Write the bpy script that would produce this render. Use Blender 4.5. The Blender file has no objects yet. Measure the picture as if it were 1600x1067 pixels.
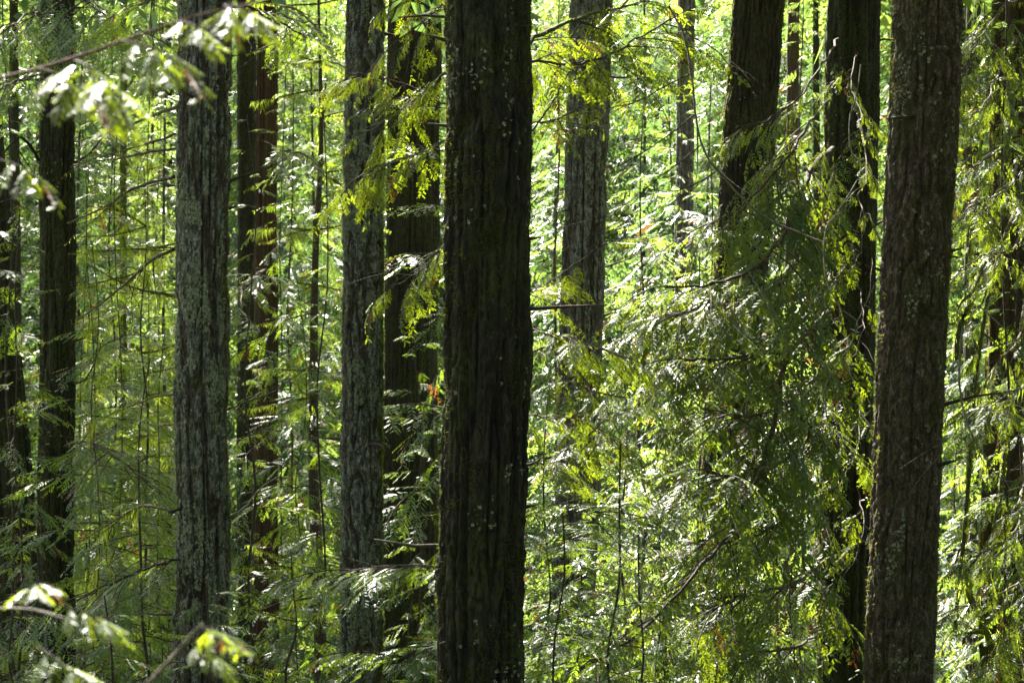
import bpy, math, random
import numpy as np
from mathutils import Vector, Matrix

# ------------------------------------------------------------------ camera, sky, sun, exposure
scene = bpy.context.scene
COL = scene.collection
K = 36.0 / 70.0 / 1600.0                      # metres per photo pixel at one metre


def P(px, py, d):
    return Vector(((px - 800) * K * d, d, -(py - 533.5) * K * d))


cam_data = bpy.data.cameras.new('camera')
cam = bpy.data.objects.new('camera', cam_data)
COL.objects.link(cam)
cam.location = (0, 0, 0)
cam.rotation_euler = (math.radians(90), 0, 0)
cam_data.lens = 70
cam_data.sensor_width = 36
cam_data.clip_start = 0.1
cam_data.clip_end = 2000
cam_data.dof.use_dof = True
cam_data.dof.focus_distance = 17.0
cam_data.dof.aperture_fstop = 4.8
scene.camera = cam

SUN_EL, SUN_AZ = math.radians(43), math.radians(-17)     # behind the trees, a little to the left
world = bpy.data.worlds.new('World')
scene.world = world
world.use_nodes = True
wn = world.node_tree
wn.nodes.clear()
wo = wn.nodes.new('ShaderNodeOutputWorld')
wb = wn.nodes.new('ShaderNodeBackground')
ws = wn.nodes.new('ShaderNodeTexSky')
ws.sky_type = 'NISHITA'
ws.sun_disc = False
ws.sun_elevation = SUN_EL
ws.dust_density = 4.0
ws.ozone_density = 0.4
ws.sun_rotation = SUN_AZ % (2 * math.pi)
wb.inputs['Strength'].default_value = 0.05
wn.links.new(ws.outputs[0], wb.inputs[0])
wn.links.new(wb.outputs[0], wo.inputs[0])

sl = bpy.data.lights.new('sun', 'SUN')
sl.energy = 5.0
sl.angle = math.radians(0.55)
sl.color = (1.0, 0.95, 0.86)
sun = bpy.data.objects.new('sun', sl)
COL.objects.link(sun)
sdir = Vector((math.sin(SUN_AZ) * math.cos(SUN_EL), math.cos(SUN_AZ) * math.cos(SUN_EL), math.sin(SUN_EL)))
sun.rotation_euler = (-sdir).to_track_quat('-Z', 'Y').to_euler()
sun.location = sdir * 60

vs = scene.view_settings
vs.view_transform = 'Standard'
vs.look = 'None'
vs.exposure = 3.0
vs.gamma = 1
vs.use_curve_mapping = False
scene.cycles.max_bounces = 8
scene.cycles.transmission_bounces = 6
scene.cycles.diffuse_bounces = 5
scene.cycles.sample_clamp_indirect = 8

rng = random.Random(7)
nr = np.random.default_rng(11)


# ------------------------------------------------------------------ helpers
def _hash(ix, iy, iz, seed):
    h = (ix * 374761393 + iy * 668265263 + iz * 2147483647 + seed * 974634777) & 0xffffffff
    h = ((h ^ (h >> 13)) * 1274126177) & 0xffffffff
    h = h ^ (h >> 16)
    return (h & 0xffff) / 32767.5 - 1.0


def noise(x, y, z, seed=0):
    x, y, z = np.broadcast_arrays(np.asarray(x, float), np.asarray(y, float), np.asarray(z, float))
    xi, yi, zi = np.floor(x), np.floor(y), np.floor(z)
    fx, fy, fz = x - xi, y - yi, z - zi
    xi, yi, zi = xi.astype(np.int64), yi.astype(np.int64), zi.astype(np.int64)
    fx, fy, fz = [f * f * (3 - 2 * f) for f in (fx, fy, fz)]
    r = 0
    for a in (0, 1):
        for b in (0, 1):
            for c in (0, 1):
                r = r + _hash(xi + a, yi + b, zi + c, seed) * (fx if a else 1 - fx) * (fy if b else 1 - fy) * (fz if c else 1 - fz)
    return r


def mesh_from(name, V, F, mats, mi=None, var=None, smooth=False):
    V = np.asarray(V, np.float32)
    F = np.asarray(F, np.int32)
    me = bpy.data.meshes.new(name)
    me.vertices.add(len(V))
    me.vertices.foreach_set('co', V.ravel())
    k = F.shape[1]
    me.loops.add(F.size)
    me.loops.foreach_set('vertex_index', F.ravel())
    me.polygons.add(len(F))
    me.polygons.foreach_set('loop_start', np.arange(len(F), dtype=np.int32) * k)
    me.polygons.foreach_set('loop_total', np.full(len(F), k, np.int32))
    for m in mats:
        me.materials.append(m)
    if mi is not None:
        me.polygons.foreach_set('material_index', np.asarray(mi, np.int32))
    if smooth:
        me.polygons.foreach_set('use_smooth', np.ones(len(F), bool))
    if var is not None:
        at = me.attributes.new('var', 'FLOAT', 'POINT')
        at.data.foreach_set('value', np.asarray(var, np.float32))
    me.update(calc_edges=True)
    me.validate()
    return me


def link(name, data, parent=None, mat=None):
    o = bpy.data.objects.new(name, data)
    COL.objects.link(o)
    if parent is not None:
        o.parent = parent
    if mat is not None:
        o.matrix_local = mat
    return o


def empty(name, loc, label, cat, group=None):
    o = bpy.data.objects.new(name, None)
    o.empty_display_size = 0.3
    COL.objects.link(o)
    o.location = loc
    o['label'] = label
    o['category'] = cat
    if group:
        o['group'] = group
    return o


class TB:
    """collects triangles"""
    def __init__(s):
        s.V, s.F, s.M, s.A = [], [], [], []

    def tri(s, a, b, c, m=0, v=0.5):
        n = len(s.V)
        s.V += [a, b, c]
        s.F.append((n, n + 1, n + 2))
        s.M.append(m)
        s.A += [v, v, v]

    def rhomb(s, p, q, side, w, m=0, v=0.5, t=0.4):
        n = len(s.V)
        c = p + (q - p) * t
        s.V += [p, c + side * w, q, c - side * w]
        s.F += [(n, n + 1, n + 2), (n, n + 2, n + 3)]
        s.M += [m, m]
        s.A += [v] * 4

    def tube(s, pts, r0, r1, sides=6, m=0, wob=0.0, cap=True):
        n0 = len(s.V)
        N = len(pts)
        for i, p in enumerate(pts):
            t = (pts[min(i + 1, N - 1)] - pts[max(i - 1, 0)]).normalized()
            ref = Vector((0, 0, 1)) if abs(t.z) < 0.9 else Vector((1, 0, 0))
            u = t.cross(ref).normalized()
            w = t.cross(u)
            r = r0 + (r1 - r0) * i / (N - 1)
            for k in range(sides):
                a = 2 * math.pi * k / sides
                rr = r * (1 + wob * rng.uniform(-1, 1))
                s.V.append(p + (u * math.cos(a) + w * math.sin(a)) * rr)
                s.A.append(0.5)
        for i in range(N - 1):
            for k in range(sides):
                a = n0 + i * sides + k
                b = n0 + i * sides + (k + 1) % sides
                s.F += [(a, b, b + sides), (a, b + sides, a + sides)]
                s.M += [m, m]
        if cap:
            s.V.append(pts[-1] + (pts[-1] - pts[-2]).normalized() * r1)
            s.A.append(0.5)
            c = len(s.V) - 1
            for k in range(sides):
                s.F.append((n0 + (N - 1) * sides + k, n0 + (N - 1) * sides + (k + 1) % sides, c))
                s.M.append(m)

    def arrays(s):
        return np.array([tuple(v) for v in s.V], np.float32), np.array(s.F, np.int32), np.array(s.M, np.int32), np.array(s.A, np.float32)

    def mesh(s, name, mats, smooth=False):
        V, F, M, A = s.arrays()
        return mesh_from(name, V, F, mats, M, A, smooth)


# ------------------------------------------------------------------ materials
def new_mat(name):
    m = bpy.data.materials.new(name)
    m.use_nodes = True
    nt = m.node_tree
    nt.nodes.clear()
    return m, nt, nt.nodes, nt.links


def nd(N, t, **kw):
    n = N.new(t)
    for k, v in kw.items():
        setattr(n, k, v)
    return n


def ramp(N, L, src, stops):
    r = N.new('ShaderNodeValToRGB')
    e = r.color_ramp.elements
    while len(e) < len(stops):
        e.new(0.5)
    for i, (p, c) in enumerate(stops):
        e[i].position = p
        e[i].color = (*c, 1) if not isinstance(c, float) else (c, c, c, 1)
    L.new(src, r.inputs[0])
    return r.outputs[0]


def leaf_mat(name, dark, light, trans, mix=0.5, rough=0.42, spec=0.6, brown=0.0):
    m, nt, N, L = new_mat(name)
    out = N.new('ShaderNodeOutputMaterial')
    at = nd(N, 'ShaderNodeAttribute', attribute_name='var')
    oi = N.new('ShaderNodeObjectInfo')
    add = nd(N, 'ShaderNodeMath', operation='MULTIPLY_ADD')
    L.new(oi.outputs['Random'], add.inputs[0])
    add.inputs[1].default_value = 0.35
    L.new(at.outputs['Fac'], add.inputs[2])
    sub = nd(N, 'ShaderNodeMath', operation='SUBTRACT')
    L.new(add.outputs[0], sub.inputs[0])
    sub.inputs[1].default_value = 0.17
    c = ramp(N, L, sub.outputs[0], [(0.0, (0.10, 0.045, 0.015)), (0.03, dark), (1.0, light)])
    p = N.new('ShaderNodeBsdfPrincipled')
    L.new(c, p.inputs['Base Color'])
    p.inputs['Roughness'].default_value = rough
    p.inputs['Specular IOR Level'].default_value = spec
    t = N.new('ShaderNodeBsdfTranslucent')
    tc = ramp(N, L, sub.outputs[0], [(0.0, (0.25, 0.08, 0.02)), (0.03, tuple(0.6 * x for x in trans)), (1.0, trans)])
    L.new(tc, t.inputs['Color'])
    mx = N.new('ShaderNodeMixShader')
    mx.inputs[0].default_value = mix
    L.new(p.outputs[0], mx.inputs[1])
    L.new(t.outputs[0], mx.inputs[2])
    L.new(mx.outputs[0], out.inputs[0])
    return m


M_CEDAR = leaf_mat('cedar_leaf', (0.016, 0.050, 0.020), (0.050, 0.092, 0.028), (0.52, 0.64, 0.025), 0.46, 0.50, 0.42)
M_HEM = leaf_mat('hemlock_needles', (0.016, 0.054, 0.030), (0.045, 0.105, 0.046), (0.46, 0.64, 0.035), 0.46, 0.42, 0.50)
M_FAR = leaf_mat('far_needles', (0.030, 0.070, 0.026), (0.080, 0.120, 0.045), (0.38, 0.54, 0.08), 0.42, 0.42, 0.50)
M_DEEP = leaf_mat('deep_needles', (0.014, 0.042, 0.022), (0.038, 0.080, 0.036), (0.22, 0.38, 0.07), 0.36, 0.45, 0.5)
M_MOSS = leaf_mat('hanging_moss', (0.075, 0.085, 0.015), (0.15, 0.15, 0.03), (0.58, 0.72, 0.07), 0.58, 0.8, 0.1)
M_TMOSS = leaf_mat('trunk_moss', (0.030, 0.034, 0.008), (0.075, 0.080, 0.016), (0.42, 0.46, 0.05), 0.35, 0.9, 0.1)
M_LICHEN = leaf_mat('lichen_flakes', (0.14, 0.155, 0.085), (0.42, 0.41, 0.28), (0.25, 0.32, 0.15), 0.15, 0.9, 0.1)
M_BROAD = leaf_mat('broad_leaf', (0.03, 0.085, 0.02), (0.08, 0.15, 0.03), (0.40, 0.65, 0.06), 0.5, 0.4, 0.7)
M_DEAD = leaf_mat('dead_leaf', (0.16, 0.05, 0.012), (0.30, 0.09, 0.02), (0.65, 0.15, 0.02), 0.5, 0.6, 0.3)


def bark_mat(name, c0, c1, c2, lichen=0.5, moss=0.4, pale=0.5, zs=0.16, rough=0.85, mosscol=(0.055, 0.060, 0.010)):
    """lichen / moss: share of surface; colour varies in vertical streaks"""
    m, nt, N, L = new_mat(name)
    out = N.new('ShaderNodeOutputMaterial')
    p = N.new('ShaderNodeBsdfPrincipled')
    p.inputs['Roughness'].default_value = rough
    p.inputs['Specular IOR Level'].default_value = 0.35
    L.new(p.outputs[0], out.inputs[0])
    tc = N.new('ShaderNodeTexCoord')

    def nz(scale, zscale, detail, rough_=0.6, seed=0.0):
        mp = N.new('ShaderNodeMapping')
        mp.inputs['Scale'].default_value = (1, 1, zscale)
        mp.inputs['Location'].default_value = (seed, seed * 1.7, seed * 0.3)
        L.new(tc.outputs['Object'], mp.inputs[0])
        n = N.new('ShaderNodeTexNoise')
        n.inputs['Scale'].default_value = scale
        n.inputs['Detail'].default_value = detail
        n.inputs['Roughness'].default_value = rough_
        L.new(mp.outputs[0], n.inputs[0])
        return n.outputs[0]

    at = nd(N, 'ShaderNodeAttribute', attribute_name='var')      # how proud the bark stands here
    streak = nz(30, zs, 8, 0.78)
    col = ramp(N, L, streak, [(0.34, c0), (0.50, c1), (0.66, c2)])  # streak contrast widened to suggest shaded furrows and lit plates

    def mixc(fac, a, b):
        x = N.new('ShaderNodeMix')
        x.data_type = 'RGBA'
        L.new(fac, x.inputs[0])
        L.new(a, x.inputs[6])
        if isinstance(b, tuple):
            x.inputs[7].default_value = (*b, 1)
        else:
            L.new(b, x.inputs[7])
        return x.outputs[2]

    def mul(a, b):
        x = nd(N, 'ShaderNodeMath', operation='MULTIPLY')
        L.new(a, x.inputs[0])
        if isinstance(b, float):
            x.inputs[1].default_value = b
        else:
            L.new(b, x.inputs[1])
        return x.outputs[0]
    fine = ramp(N, L, nz(110, max(zs, 0.3), 5, 0.8, 6.3), [(0.38, (0.25, 0.24, 0.22)), (0.50, (0.9, 0.9, 0.9)), (0.62, (1.7, 1.68, 1.6))])
    xm = N.new('ShaderNodeMix')
    xm.data_type = 'RGBA'
    xm.blend_type = 'MULTIPLY'
    xm.inputs[0].default_value = 0.85
    L.new(col, xm.inputs[6])
    L.new(fine, xm.inputs[7])
    col = xm.outputs[2]
    ridge = ramp(N, L, at.outputs['Fac'], [(0.35, 0.0), (0.6, 1.0)])
    # moss film
    mz = ramp(N, L, nz(2.6, 0.5, 5, 0.65, 3.1), [(0.62 - moss * 0.35, 0.0), (0.80 - moss * 0.35, 1.0)])
    mf = ramp(N, L, nz(40, 0.5, 3, 0.7, 5.0), [(0.40, 0.0), (0.62, 1.0)])
    col = mixc(mul(mz, mf), col, mosscol)
    # lichen crusts, crisp edged, sitting on the ridges
    la = ramp(N, L, nz(3.0, 0.6, 3, 0.5, 9.2), [(0.30, 0.0), (0.55, 1.0)])
    l1 = nz(75, 0.5, 6, 0.8, 1.7)
    t1 = 0.70 - 0.16 * lichen
    f1 = mul(mul(ramp(N, L, l1, [(t1, 0.0), (t1 + 0.03, 1.0)]), la), ridge)
    lc = ramp(N, L, nz(60, 1, 2, 0.5, 2.2), [(0.35, (0.11, 0.125, 0.075)), (0.6, (0.27, 0.28, 0.19)), (0.75, (0.50, 0.48, 0.37))])
    col = mixc(f1, col, lc)
    l2 = nz(24, 0.45, 5, 0.75, 7.7)
    t2 = 0.70 - 0.12 * pale
    f2 = mul(ramp(N, L, l2, [(t2, 0.0), (t2 + 0.02, 1.0)]), ridge)
    col = mixc(f2, col, ramp(N, L, nz(90, 1, 2, 0.6, 4.2), [(0.4, (0.17, 0.18, 0.14)), (0.65, (0.46, 0.45, 0.37))]))
    L.new(col, p.inputs['Base Color'])
    b = N.new('ShaderNodeBump')
    b.inputs['Strength'].default_value = 1.0
    b.inputs['Distance'].default_value = 0.022
    hh = nd(N, 'ShaderNodeMath', operation='ADD')
    L.new(nz(80, 0.4, 8, 0.8, 8.0), hh.inputs[0])
    L.new(mul(f1, 0.4), hh.inputs[1])
    L.new(hh.outputs[0], b.inputs['Height'])
    L.new(b.outputs[0], p.inputs['Normal'])
    return m


B_LICHEN = bark_mat('bark_lichened', (0.009, 0.007, 0.005), (0.085, 0.066, 0.048), (0.30, 0.25, 0.195), 1.15, 0.25, 1.55, 0.30)
B_DARK = bark_mat('bark_dark_furrowed', (0.005, 0.004, 0.003), (0.020, 0.013, 0.008), (0.078, 0.055, 0.034), 0.0, 0.6, 0.05, 0.16)
B_PLATE = bark_mat('bark_plated', (0.018, 0.011, 0.008), (0.085, 0.055, 0.035), (0.25, 0.18, 0.12), 0.35, 0.45, 0.35, 0.45)
B_CEDAR = bark_mat('bark_red_fibrous', (0.016, 0.009, 0.005), (0.080, 0.038, 0.021), (0.16, 0.085, 0.048), 0.15, 0.6, 0.1, 0.05)
B_BLACK = bark_mat('bark_mossy_black', (0.010, 0.009, 0.007), (0.020, 0.015, 0.010), (0.045, 0.033, 0.022), 0.15, 0.8, 0.1, 0.08)
B_TWIG = bark_mat('bark_twig', (0.030, 0.020, 0.014), (0.070, 0.045, 0.030), (0.150, 0.110, 0.080), 0.3, 0.35, 0.3, 1.0)
B_PALE = bark_mat('bark_pale_twig', (0.10, 0.085, 0.065), (0.20, 0.175, 0.14), (0.33, 0.30, 0.25), 0.3, 0.1, 0.5, 1.0)
B_RED = bark_mat('bark_red_twig', (0.05, 0.018, 0.010), (0.11, 0.04, 0.022), (0.18, 0.08, 0.05), 0.1, 0.1, 0.1, 1.0)
B_MOSSY = bark_mat('bark_moss_covered', (0.03, 0.026, 0.010), (0.06, 0.06, 0.015), (0.10, 0.10, 0.025), 0.1, 1.3, 0.1, 1.0, mosscol=(0.11, 0.12, 0.018))

m, nt, N, L = new_mat('forest_floor')
o_ = N.new('ShaderNodeOutputMaterial')
p_ = N.new('ShaderNodeBsdfPrincipled')
p_.inputs['Roughness'].default_value = 0.95
t_ = N.new('ShaderNodeTexCoord')
n1 = N.new('ShaderNodeTexNoise')
n1.inputs['Scale'].default_value = 0.9
n1.inputs['Detail'].default_value = 10
L.new(t_.outputs['Object'], n1.inputs[0])
L.new(ramp(N, L, n1.outputs[0], [(0.35, (0.030, 0.022, 0.014)), (0.5, (0.045, 0.050, 0.016)), (0.65, (0.07, 0.085, 0.02))]), p_.inputs['Base Color'])
L.new(p_.outputs[0], o_.inputs[0])
bp = N.new('ShaderNodeBump')
bp.inputs['Distance'].default_value = 0.1
n2 = N.new('ShaderNodeTexNoise')
n2.inputs['Scale'].default_value = 9
n2.inputs['Detail'].default_value = 8
L.new(t_.outputs['Object'], n2.inputs[0])
L.new(n2.outputs[0], bp.inputs['Height'])
L.new(bp.outputs[0], p_.inputs['Normal'])
M_FLOOR = m


# ------------------------------------------------------------------ ground
def gz(x, y):
    x, y = np.asarray(x, float), np.asarray(y, float)
    yy = [-250, -30, 0, 6, 14, 26, 42, 60, 90, 130, 200, 300]
    zz = [30, 2, -1.6, -3.0, -4.6, -6.6, -7.6, -6.0, 4, 20, 48, 75]
    z = np.interp(y, yy, zz)
    z = z + 0.55 * noise(x * 0.16, y * 0.16, 0.5, 3) + 0.16 * noise(x * 0.7, y * 0.7, 0.5, 4) + 0.0006 * x * x
    return z


def G(x, y):
    return float(gz(x, y))


gx = np.concatenate([np.linspace(-260, -46, 26), np.linspace(-44, 44, 150), np.linspace(46, 260, 26)])
gy = np.concatenate([np.linspace(-240, -12, 24), np.linspace(-10, 100, 200), np.linspace(103, 290, 36)])
X, Y = np.meshgrid(gx, gy)
V = np.stack([X.ravel(), Y.ravel(), gz(X, Y).ravel()], 1)
w = len(gx)
i = np.arange(w - 1)[None, :] + np.arange(len(gy) - 1)[:, None] * w
F = np.stack([i, i + 1, i + w + 1, i + w], -1).reshape(-1, 4)
g = link('ground', mesh_from('ground', V, F, [M_FLOOR], smooth=True))
g['kind'] = 'structure'
g['label'] = 'mossy forest floor falling away from the camera and rising behind the trees'


# ------------------------------------------------------------------ boughs (branch with flat sprays)
def make_bough(seed, L=1.6, sec_step=0.06, sec_len=0.46, ter_step=0.024, ter_len=0.085, w=0.0075, lobes=2,
               droop=0.35, hang=0.5, gap=0.12, leafmat=0, wood=True, start=0.12, full=1.0, lobe=0.42, side_droop=(0.75, 0.05)):
    r = random.Random(seed)
    tb = TB()      # leaves
    wd = TB()      # wood
    n = 14
    axis = []
    sway = r.uniform(-0.12, 0.12)
    for i in range(n + 1):
        s = i / n
        axis.append(Vector((L * s * (1 - 0.08 * s), L * sway * math.sin(s * 3), L * (0.10 * s - droop * s * s))))

    def ax(s):
        f = min(max(s, 0), 0.9999) * n
        k = int(f)
        return axis[k].lerp(axis[k + 1], f - k), (axis[k + 1] - axis[k]).normalized()
    if wood:
        wd.tube(axis, 0.006 * L + 0.002, 0.0015, 5)
    s = start
    side = 1
    while s < 1.0:
        s += sec_step / L * r.uniform(0.7, 1.4)
        side = -side
        if r.random() < gap:
            continue
        p, t = ax(s)
        prof = max(0.02, 1 - max(0, s - 0.25) / 0.78) ** 0.8 if s > 0.25 else (0.45 + 2.2 * s)
        sl_ = sec_len * full * max(0.12, min(1, prof)) * r.uniform(0.6, 1.15)
        ang = math.radians(r.uniform(38, 62)) * (1 - 0.45 * s)
        up = Vector((0, 0, 1))
        lat = up.cross(t).normalized() * side
        d = (t * math.cos(ang) + lat * math.sin(ang) + Vector((0, 0, -r.uniform(*side_droop)))).normalized()
        v0 = r.uniform(0.15, 0.8)
        if r.random() < 0.025:
            v0 = -0.25                      # a dead brown spray
        steps = max(2, int(sl_ / ter_step))
        q = p.copy()
        h = hang * r.uniform(0.5, 1.5)
        nrm = (up + lat * r.uniform(-0.5, 0.5) + t * r.uniform(-0.3, 0.3)).normalized()
        q_prev = q.copy()
        for j in range(steps):
            u = j / steps
            dd = (d + Vector((0, 0, -h * u * 0.9)) + t * 0.25 * u).normalized()
            q = q + dd * ter_step
            lat2 = nrm.cross(dd).normalized()
            tl = ter_len * (0.35 + 1.1 * u if u < 0.4 else 1.25 * (1 - u) + 0.18) * r.uniform(0.75, 1.2)
            for sg in (-1, 1):
                if r.random() < 0.07:
                    continue
                a2 = math.radians(r.uniform(40, 58))
                td = (dd * math.cos(a2) + lat2 * sg * math.sin(a2) + Vector((0, 0, -0.25 * hang - r.uniform(0, 0.22)))).normalized()
                e = q + td * tl
                sd = nrm.cross(td).normalized()
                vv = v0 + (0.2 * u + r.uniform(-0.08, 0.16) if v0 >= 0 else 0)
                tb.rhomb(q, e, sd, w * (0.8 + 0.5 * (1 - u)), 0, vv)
                for k in range(lobes):
                    f = (k + 1) / (lobes + 1.2)
                    c0 = q.lerp(e, f)
                    ll = tl * lobe * (1 - 0.5 * f)
                    for s3 in (-1, 1):
                        ld = (td * 0.72 + sd * s3 * 0.75).normalized()
                        tb.tri(c0 - td * w * 0.9, c0 + ld * ll + Vector((0, 0, -ll * 0.25)), c0 + td * w * 1.1, 0, vv + 0.05)
            if j % 3 == 2 or j == steps - 1:
                if wood:
                    wd.rhomb(q_prev, q, lat2, 0.0022, 0, 0.5, 0.5)
                q_prev = q.copy()
    return tb, wd


def bough_pair(name, seed, lm, **kw):
    tb, wd = make_bough(seed, **kw)
    V1, F1, M1, A1 = tb.arrays()
    V2, F2, M2, A2 = wd.arrays()
    leaf = mesh_from(name + '_foliage', V1, F1, [lm], None, A1)
    wood = mesh_from(name + '_branch', V2, F2, [B_TWIG], None, A2)
    both = mesh_from(name, np.concatenate([V1, V2]), np.concatenate([F1, F2 + len(V1)]), [lm, B_TWIG],
                     np.concatenate([M1, M2 + 1]), np.concatenate([A1, A2]))
    return dict(leaf=leaf, wood=wood, both=both, L=kw.get('L', 1.6))


CEDAR = [bough_pair('cedar_bough', 100 + i, M_CEDAR, L=1.6, sec_step=0.088, sec_len=0.64, ter_step=0.058, ter_len=0.175, w=0.0155,
                    lobes=3, lobe=0.30, side_droop=(0.6, 0.0), droop=0.22 + 0.09 * i, hang=0.55, gap=0.14) for i in range(4)]
HEML = [bough_pair('hemlock_bough', 200 + i, M_HEM, L=1.6, sec_step=0.095, sec_len=0.66, ter_step=0.050, ter_len=0.155, w=0.0135,
                   lobes=2, lobe=0.28, side_droop=(0.5, 0.0), droop=0.16 + 0.07 * i, hang=0.35, gap=0.10) for i in range(4)]
YOUNG = [bough_pair('young_hemlock_bough', 300 + i, M_FAR, L=1.6, sec_step=0.10, sec_len=0.70, ter_step=0.055, ter_len=0.155, w=0.017,
                    lobes=0, side_droop=(0.45, 0.0), droop=0.16 + 0.09 * i, hang=0.45, gap=0.15) for i in range(4)]


_tb, _ = make_bough(555, L=0.5, sec_step=0.05, sec_len=0.16, ter_step=0.03, ter_len=0.06, w=0.012, lobes=1, wood=False)
_V, _F, _M, _A = _tb.arrays()
DEADB = mesh_from('dead_spray', _V, _F, [M_DEAD], None, _A)


def orient(a, b, L, roll=0.0, width=1.0):
    """matrix taking the bough (local +x, length L) from a to b with its flat side up"""
    d = b - a
    s = d.length / L
    x = d.normalized()
    z = Vector((0, 0, 1))
    if abs(x.z) > 0.97:
        z = Vector((0, -1, 0.2))
    y = z.cross(x).normalized()
    z = x.cross(y)
    R = Matrix((x, y, z)).transposed()
    R = R @ Matrix.Rotation(roll, 3, 'X')
    m4 = R.to_4x4() @ Matrix.Diagonal((s, s * width, s, 1))
    m4.translation = a
    return m4


def add_bough(parent, kind, a, b, roll=0.0, split=True, width=1.0, name='branch'):
    """a leafy branch of a tree, a and b in world space; parent has no rotation or scale"""
    m4 = orient(a - parent.location, b - parent.location, 1.6 * 0.95, roll, width)
    if split:
        w_ = link(name, kind['wood'], parent, m4)
        link('foliage', kind['leaf'], w_)
        return w_
    return link('bough', kind['both'], parent, m4)


# ------------------------------------------------------------------ trunks
def trunk_mesh(base, top, rlo, rhi, zvis, zdense, style, seed, n_around, mats, flare=0.5, amp=1.0, bulge=None, knots=()):
    """base, top: world points of the axis; radius rlo at zvis[0], rhi at zvis[1]; dense rows within zvis"""
    z0, z1 = base.z - 0.4, top.z
    a, b = zvis
    rows = [np.arange(z0, a, 0.25), np.arange(a, b, zdense), np.arange(b, z1, 0.5), [z1]]
    z = np.concatenate(rows)
    th = np.linspace(0, 2 * math.pi, n_around, endpoint=False)
    Z, T = np.meshgrid(z, th, indexing='ij')
    R = rlo + (rhi - rlo) * (Z - a) / (b - a)
    R = np.maximum(R, 0.03)
    hb = np.clip(Z - base.z, 0, None)
    R = R * (1 + flare * np.exp(-hb / 0.5) * (1 + 0.3 * np.cos(T * 5 + seed)))
    rm = (rlo + rhi) / 2
    cx, cy = np.cos(T) * rm, np.sin(T) * rm
    R = R * (1 + 0.04 * noise(np.cos(T) * 0.9, np.sin(T) * 0.9, Z * 0.35, seed) + 0.025 * noise(np.cos(T) * 2, np.sin(T) * 2, Z * 1.1, seed + 1))
    if style == 'plate':
        wz = Z + 0.10 * noise(cx * 9, cy * 9, Z * 3, seed + 5)
        n1 = noise(cx * 17, cy * 17, wz * 2.6, seed + 2)
        n2 = noise(cx * 34, cy * 34, wz * 9, seed + 3)
        f1 = 1 - np.clip(np.abs(n1) / 0.22, 0, 1)
        f2 = 1 - np.clip(np.abs(n2) / 0.25, 0, 1)
        h = -0.022 * f1 - 0.008 * f2 + 0.005 * noise(cx * 80, cy * 80, Z * 45, seed + 4)
    elif style == 'furrow':
        wz = Z + 0.2 * noise(cx * 7, cy * 7, Z * 2, seed + 5)
        n1 = noise(cx * 15, cy * 15, wz * 1.1, seed + 2)
        n2 = noise(cx * 30, cy * 30, wz * 3.5, seed + 3)
        f1 = 1 - np.clip(np.abs(n1) / 0.25, 0, 1)
        f2 = 1 - np.clip(np.abs(n2) / 0.25, 0, 1)
        h = -0.026 * f1 - 0.009 * f2 + 0.006 * noise(cx * 70, cy * 70, Z * 25, seed + 4)
    elif style == 'fibre':
        n1 = noise(cx * 14, cy * 14, Z * 0.45, seed + 2)
        n2 = noise(cx * 40, cy * 40, Z * 1.3, seed + 3)
        f1 = 1 - np.clip(np.abs(n1) / 0.4, 0, 1)
        h = -0.022 * f1 + 0.010 * n2 + 0.003 * noise(cx * 90, cy * 90, Z * 20, seed + 4)
    else:
        n1 = noise(cx * 40, cy * 40, Z * 9, seed + 2)
        h = 0.003 * n1
        f1 = np.clip(-n1, 0, 1)
    R = R + h * amp * 1.7 + 0.010 * noise(cx * 9, cy * 9, Z * 6, seed + 14)
    if bulge:
        for (bz, bt, br, bs, bw) in bulge:
            dt = np.angle(np.exp(1j * (T - bt)))
            R = R + br * np.exp(-((Z - bz) / bs) ** 2 - (dt / bw) ** 2)
    tt = (Z - base.z) / (top.z - base.z)
    AX = base.x + (top.x - base.x) * tt
    AY = base.y + (top.y - base.y) * tt
    wob = 0.02 * rm / 0.25
    AX = AX + wob * noise(0.3, 0.7, Z * 0.5, seed + 8) + wob * 0.5 * noise(0.3, 0.7, Z * 1.4, seed + 9)
    V = np.stack([AX + R * np.cos(T) - base.x, AY + R * np.sin(T) - base.y, Z - base.z], -1).reshape(-1, 3)
    nz_, na = Z.shape
    ii = np.arange(nz_ - 1)[:, None] * na
    jj = np.arange(na)[None, :]
    j2 = (jj + 1) % na
    F = np.stack([ii + jj, ii + j2, ii + na + j2, ii + na + jj], -1).reshape(-1, 4)
    var = np.clip(0.75 + (h / 0.03), 0, 1).ravel()
    me = mesh_from('trunk', V, F, mats, None, var, smooth=True)
    return me, V.reshape(nz_, na, 3), np.clip(0.75 + h / 0.03, 0, 1), Z, T


def scatter_on(Vg, hv, zr, n, seed, fn, base_z=0.0, dens=None, edge=False):
    """picks n grid nodes in zr (local z) facing the camera or the sides and calls fn(point, normal, rnd)"""
    r = random.Random(seed)
    nz_, na, _ = Vg.shape
    zcol = Vg[:, 0, 2]
    rows = np.where((zcol > zr[0]) & (zcol < zr[1]))[0]
    rows = rows[:-1] if len(rows) and rows[-1] == nz_ - 1 else rows
    if not len(rows):
        return
    cen = Vg.mean(axis=1)
    lo, hi = int(rows[0]), int(rows[-1])
    tries = 0
    done = 0
    while done < n and tries < n * 12:
        tries += 1
        i = r.randint(lo, hi)
        j = r.randrange(na)
        p = Vg[i, j]
        nrm = p - cen[i]
        nrm = nrm / (np.linalg.norm(nrm) + 1e-9)
        if nrm[1] > 0.35:
            continue
        if dens is not None and not dens(p, nrm, hv[i, j], r):
            continue
        fn(Vector(p), Vector(nrm), r)
        done += 1


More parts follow.
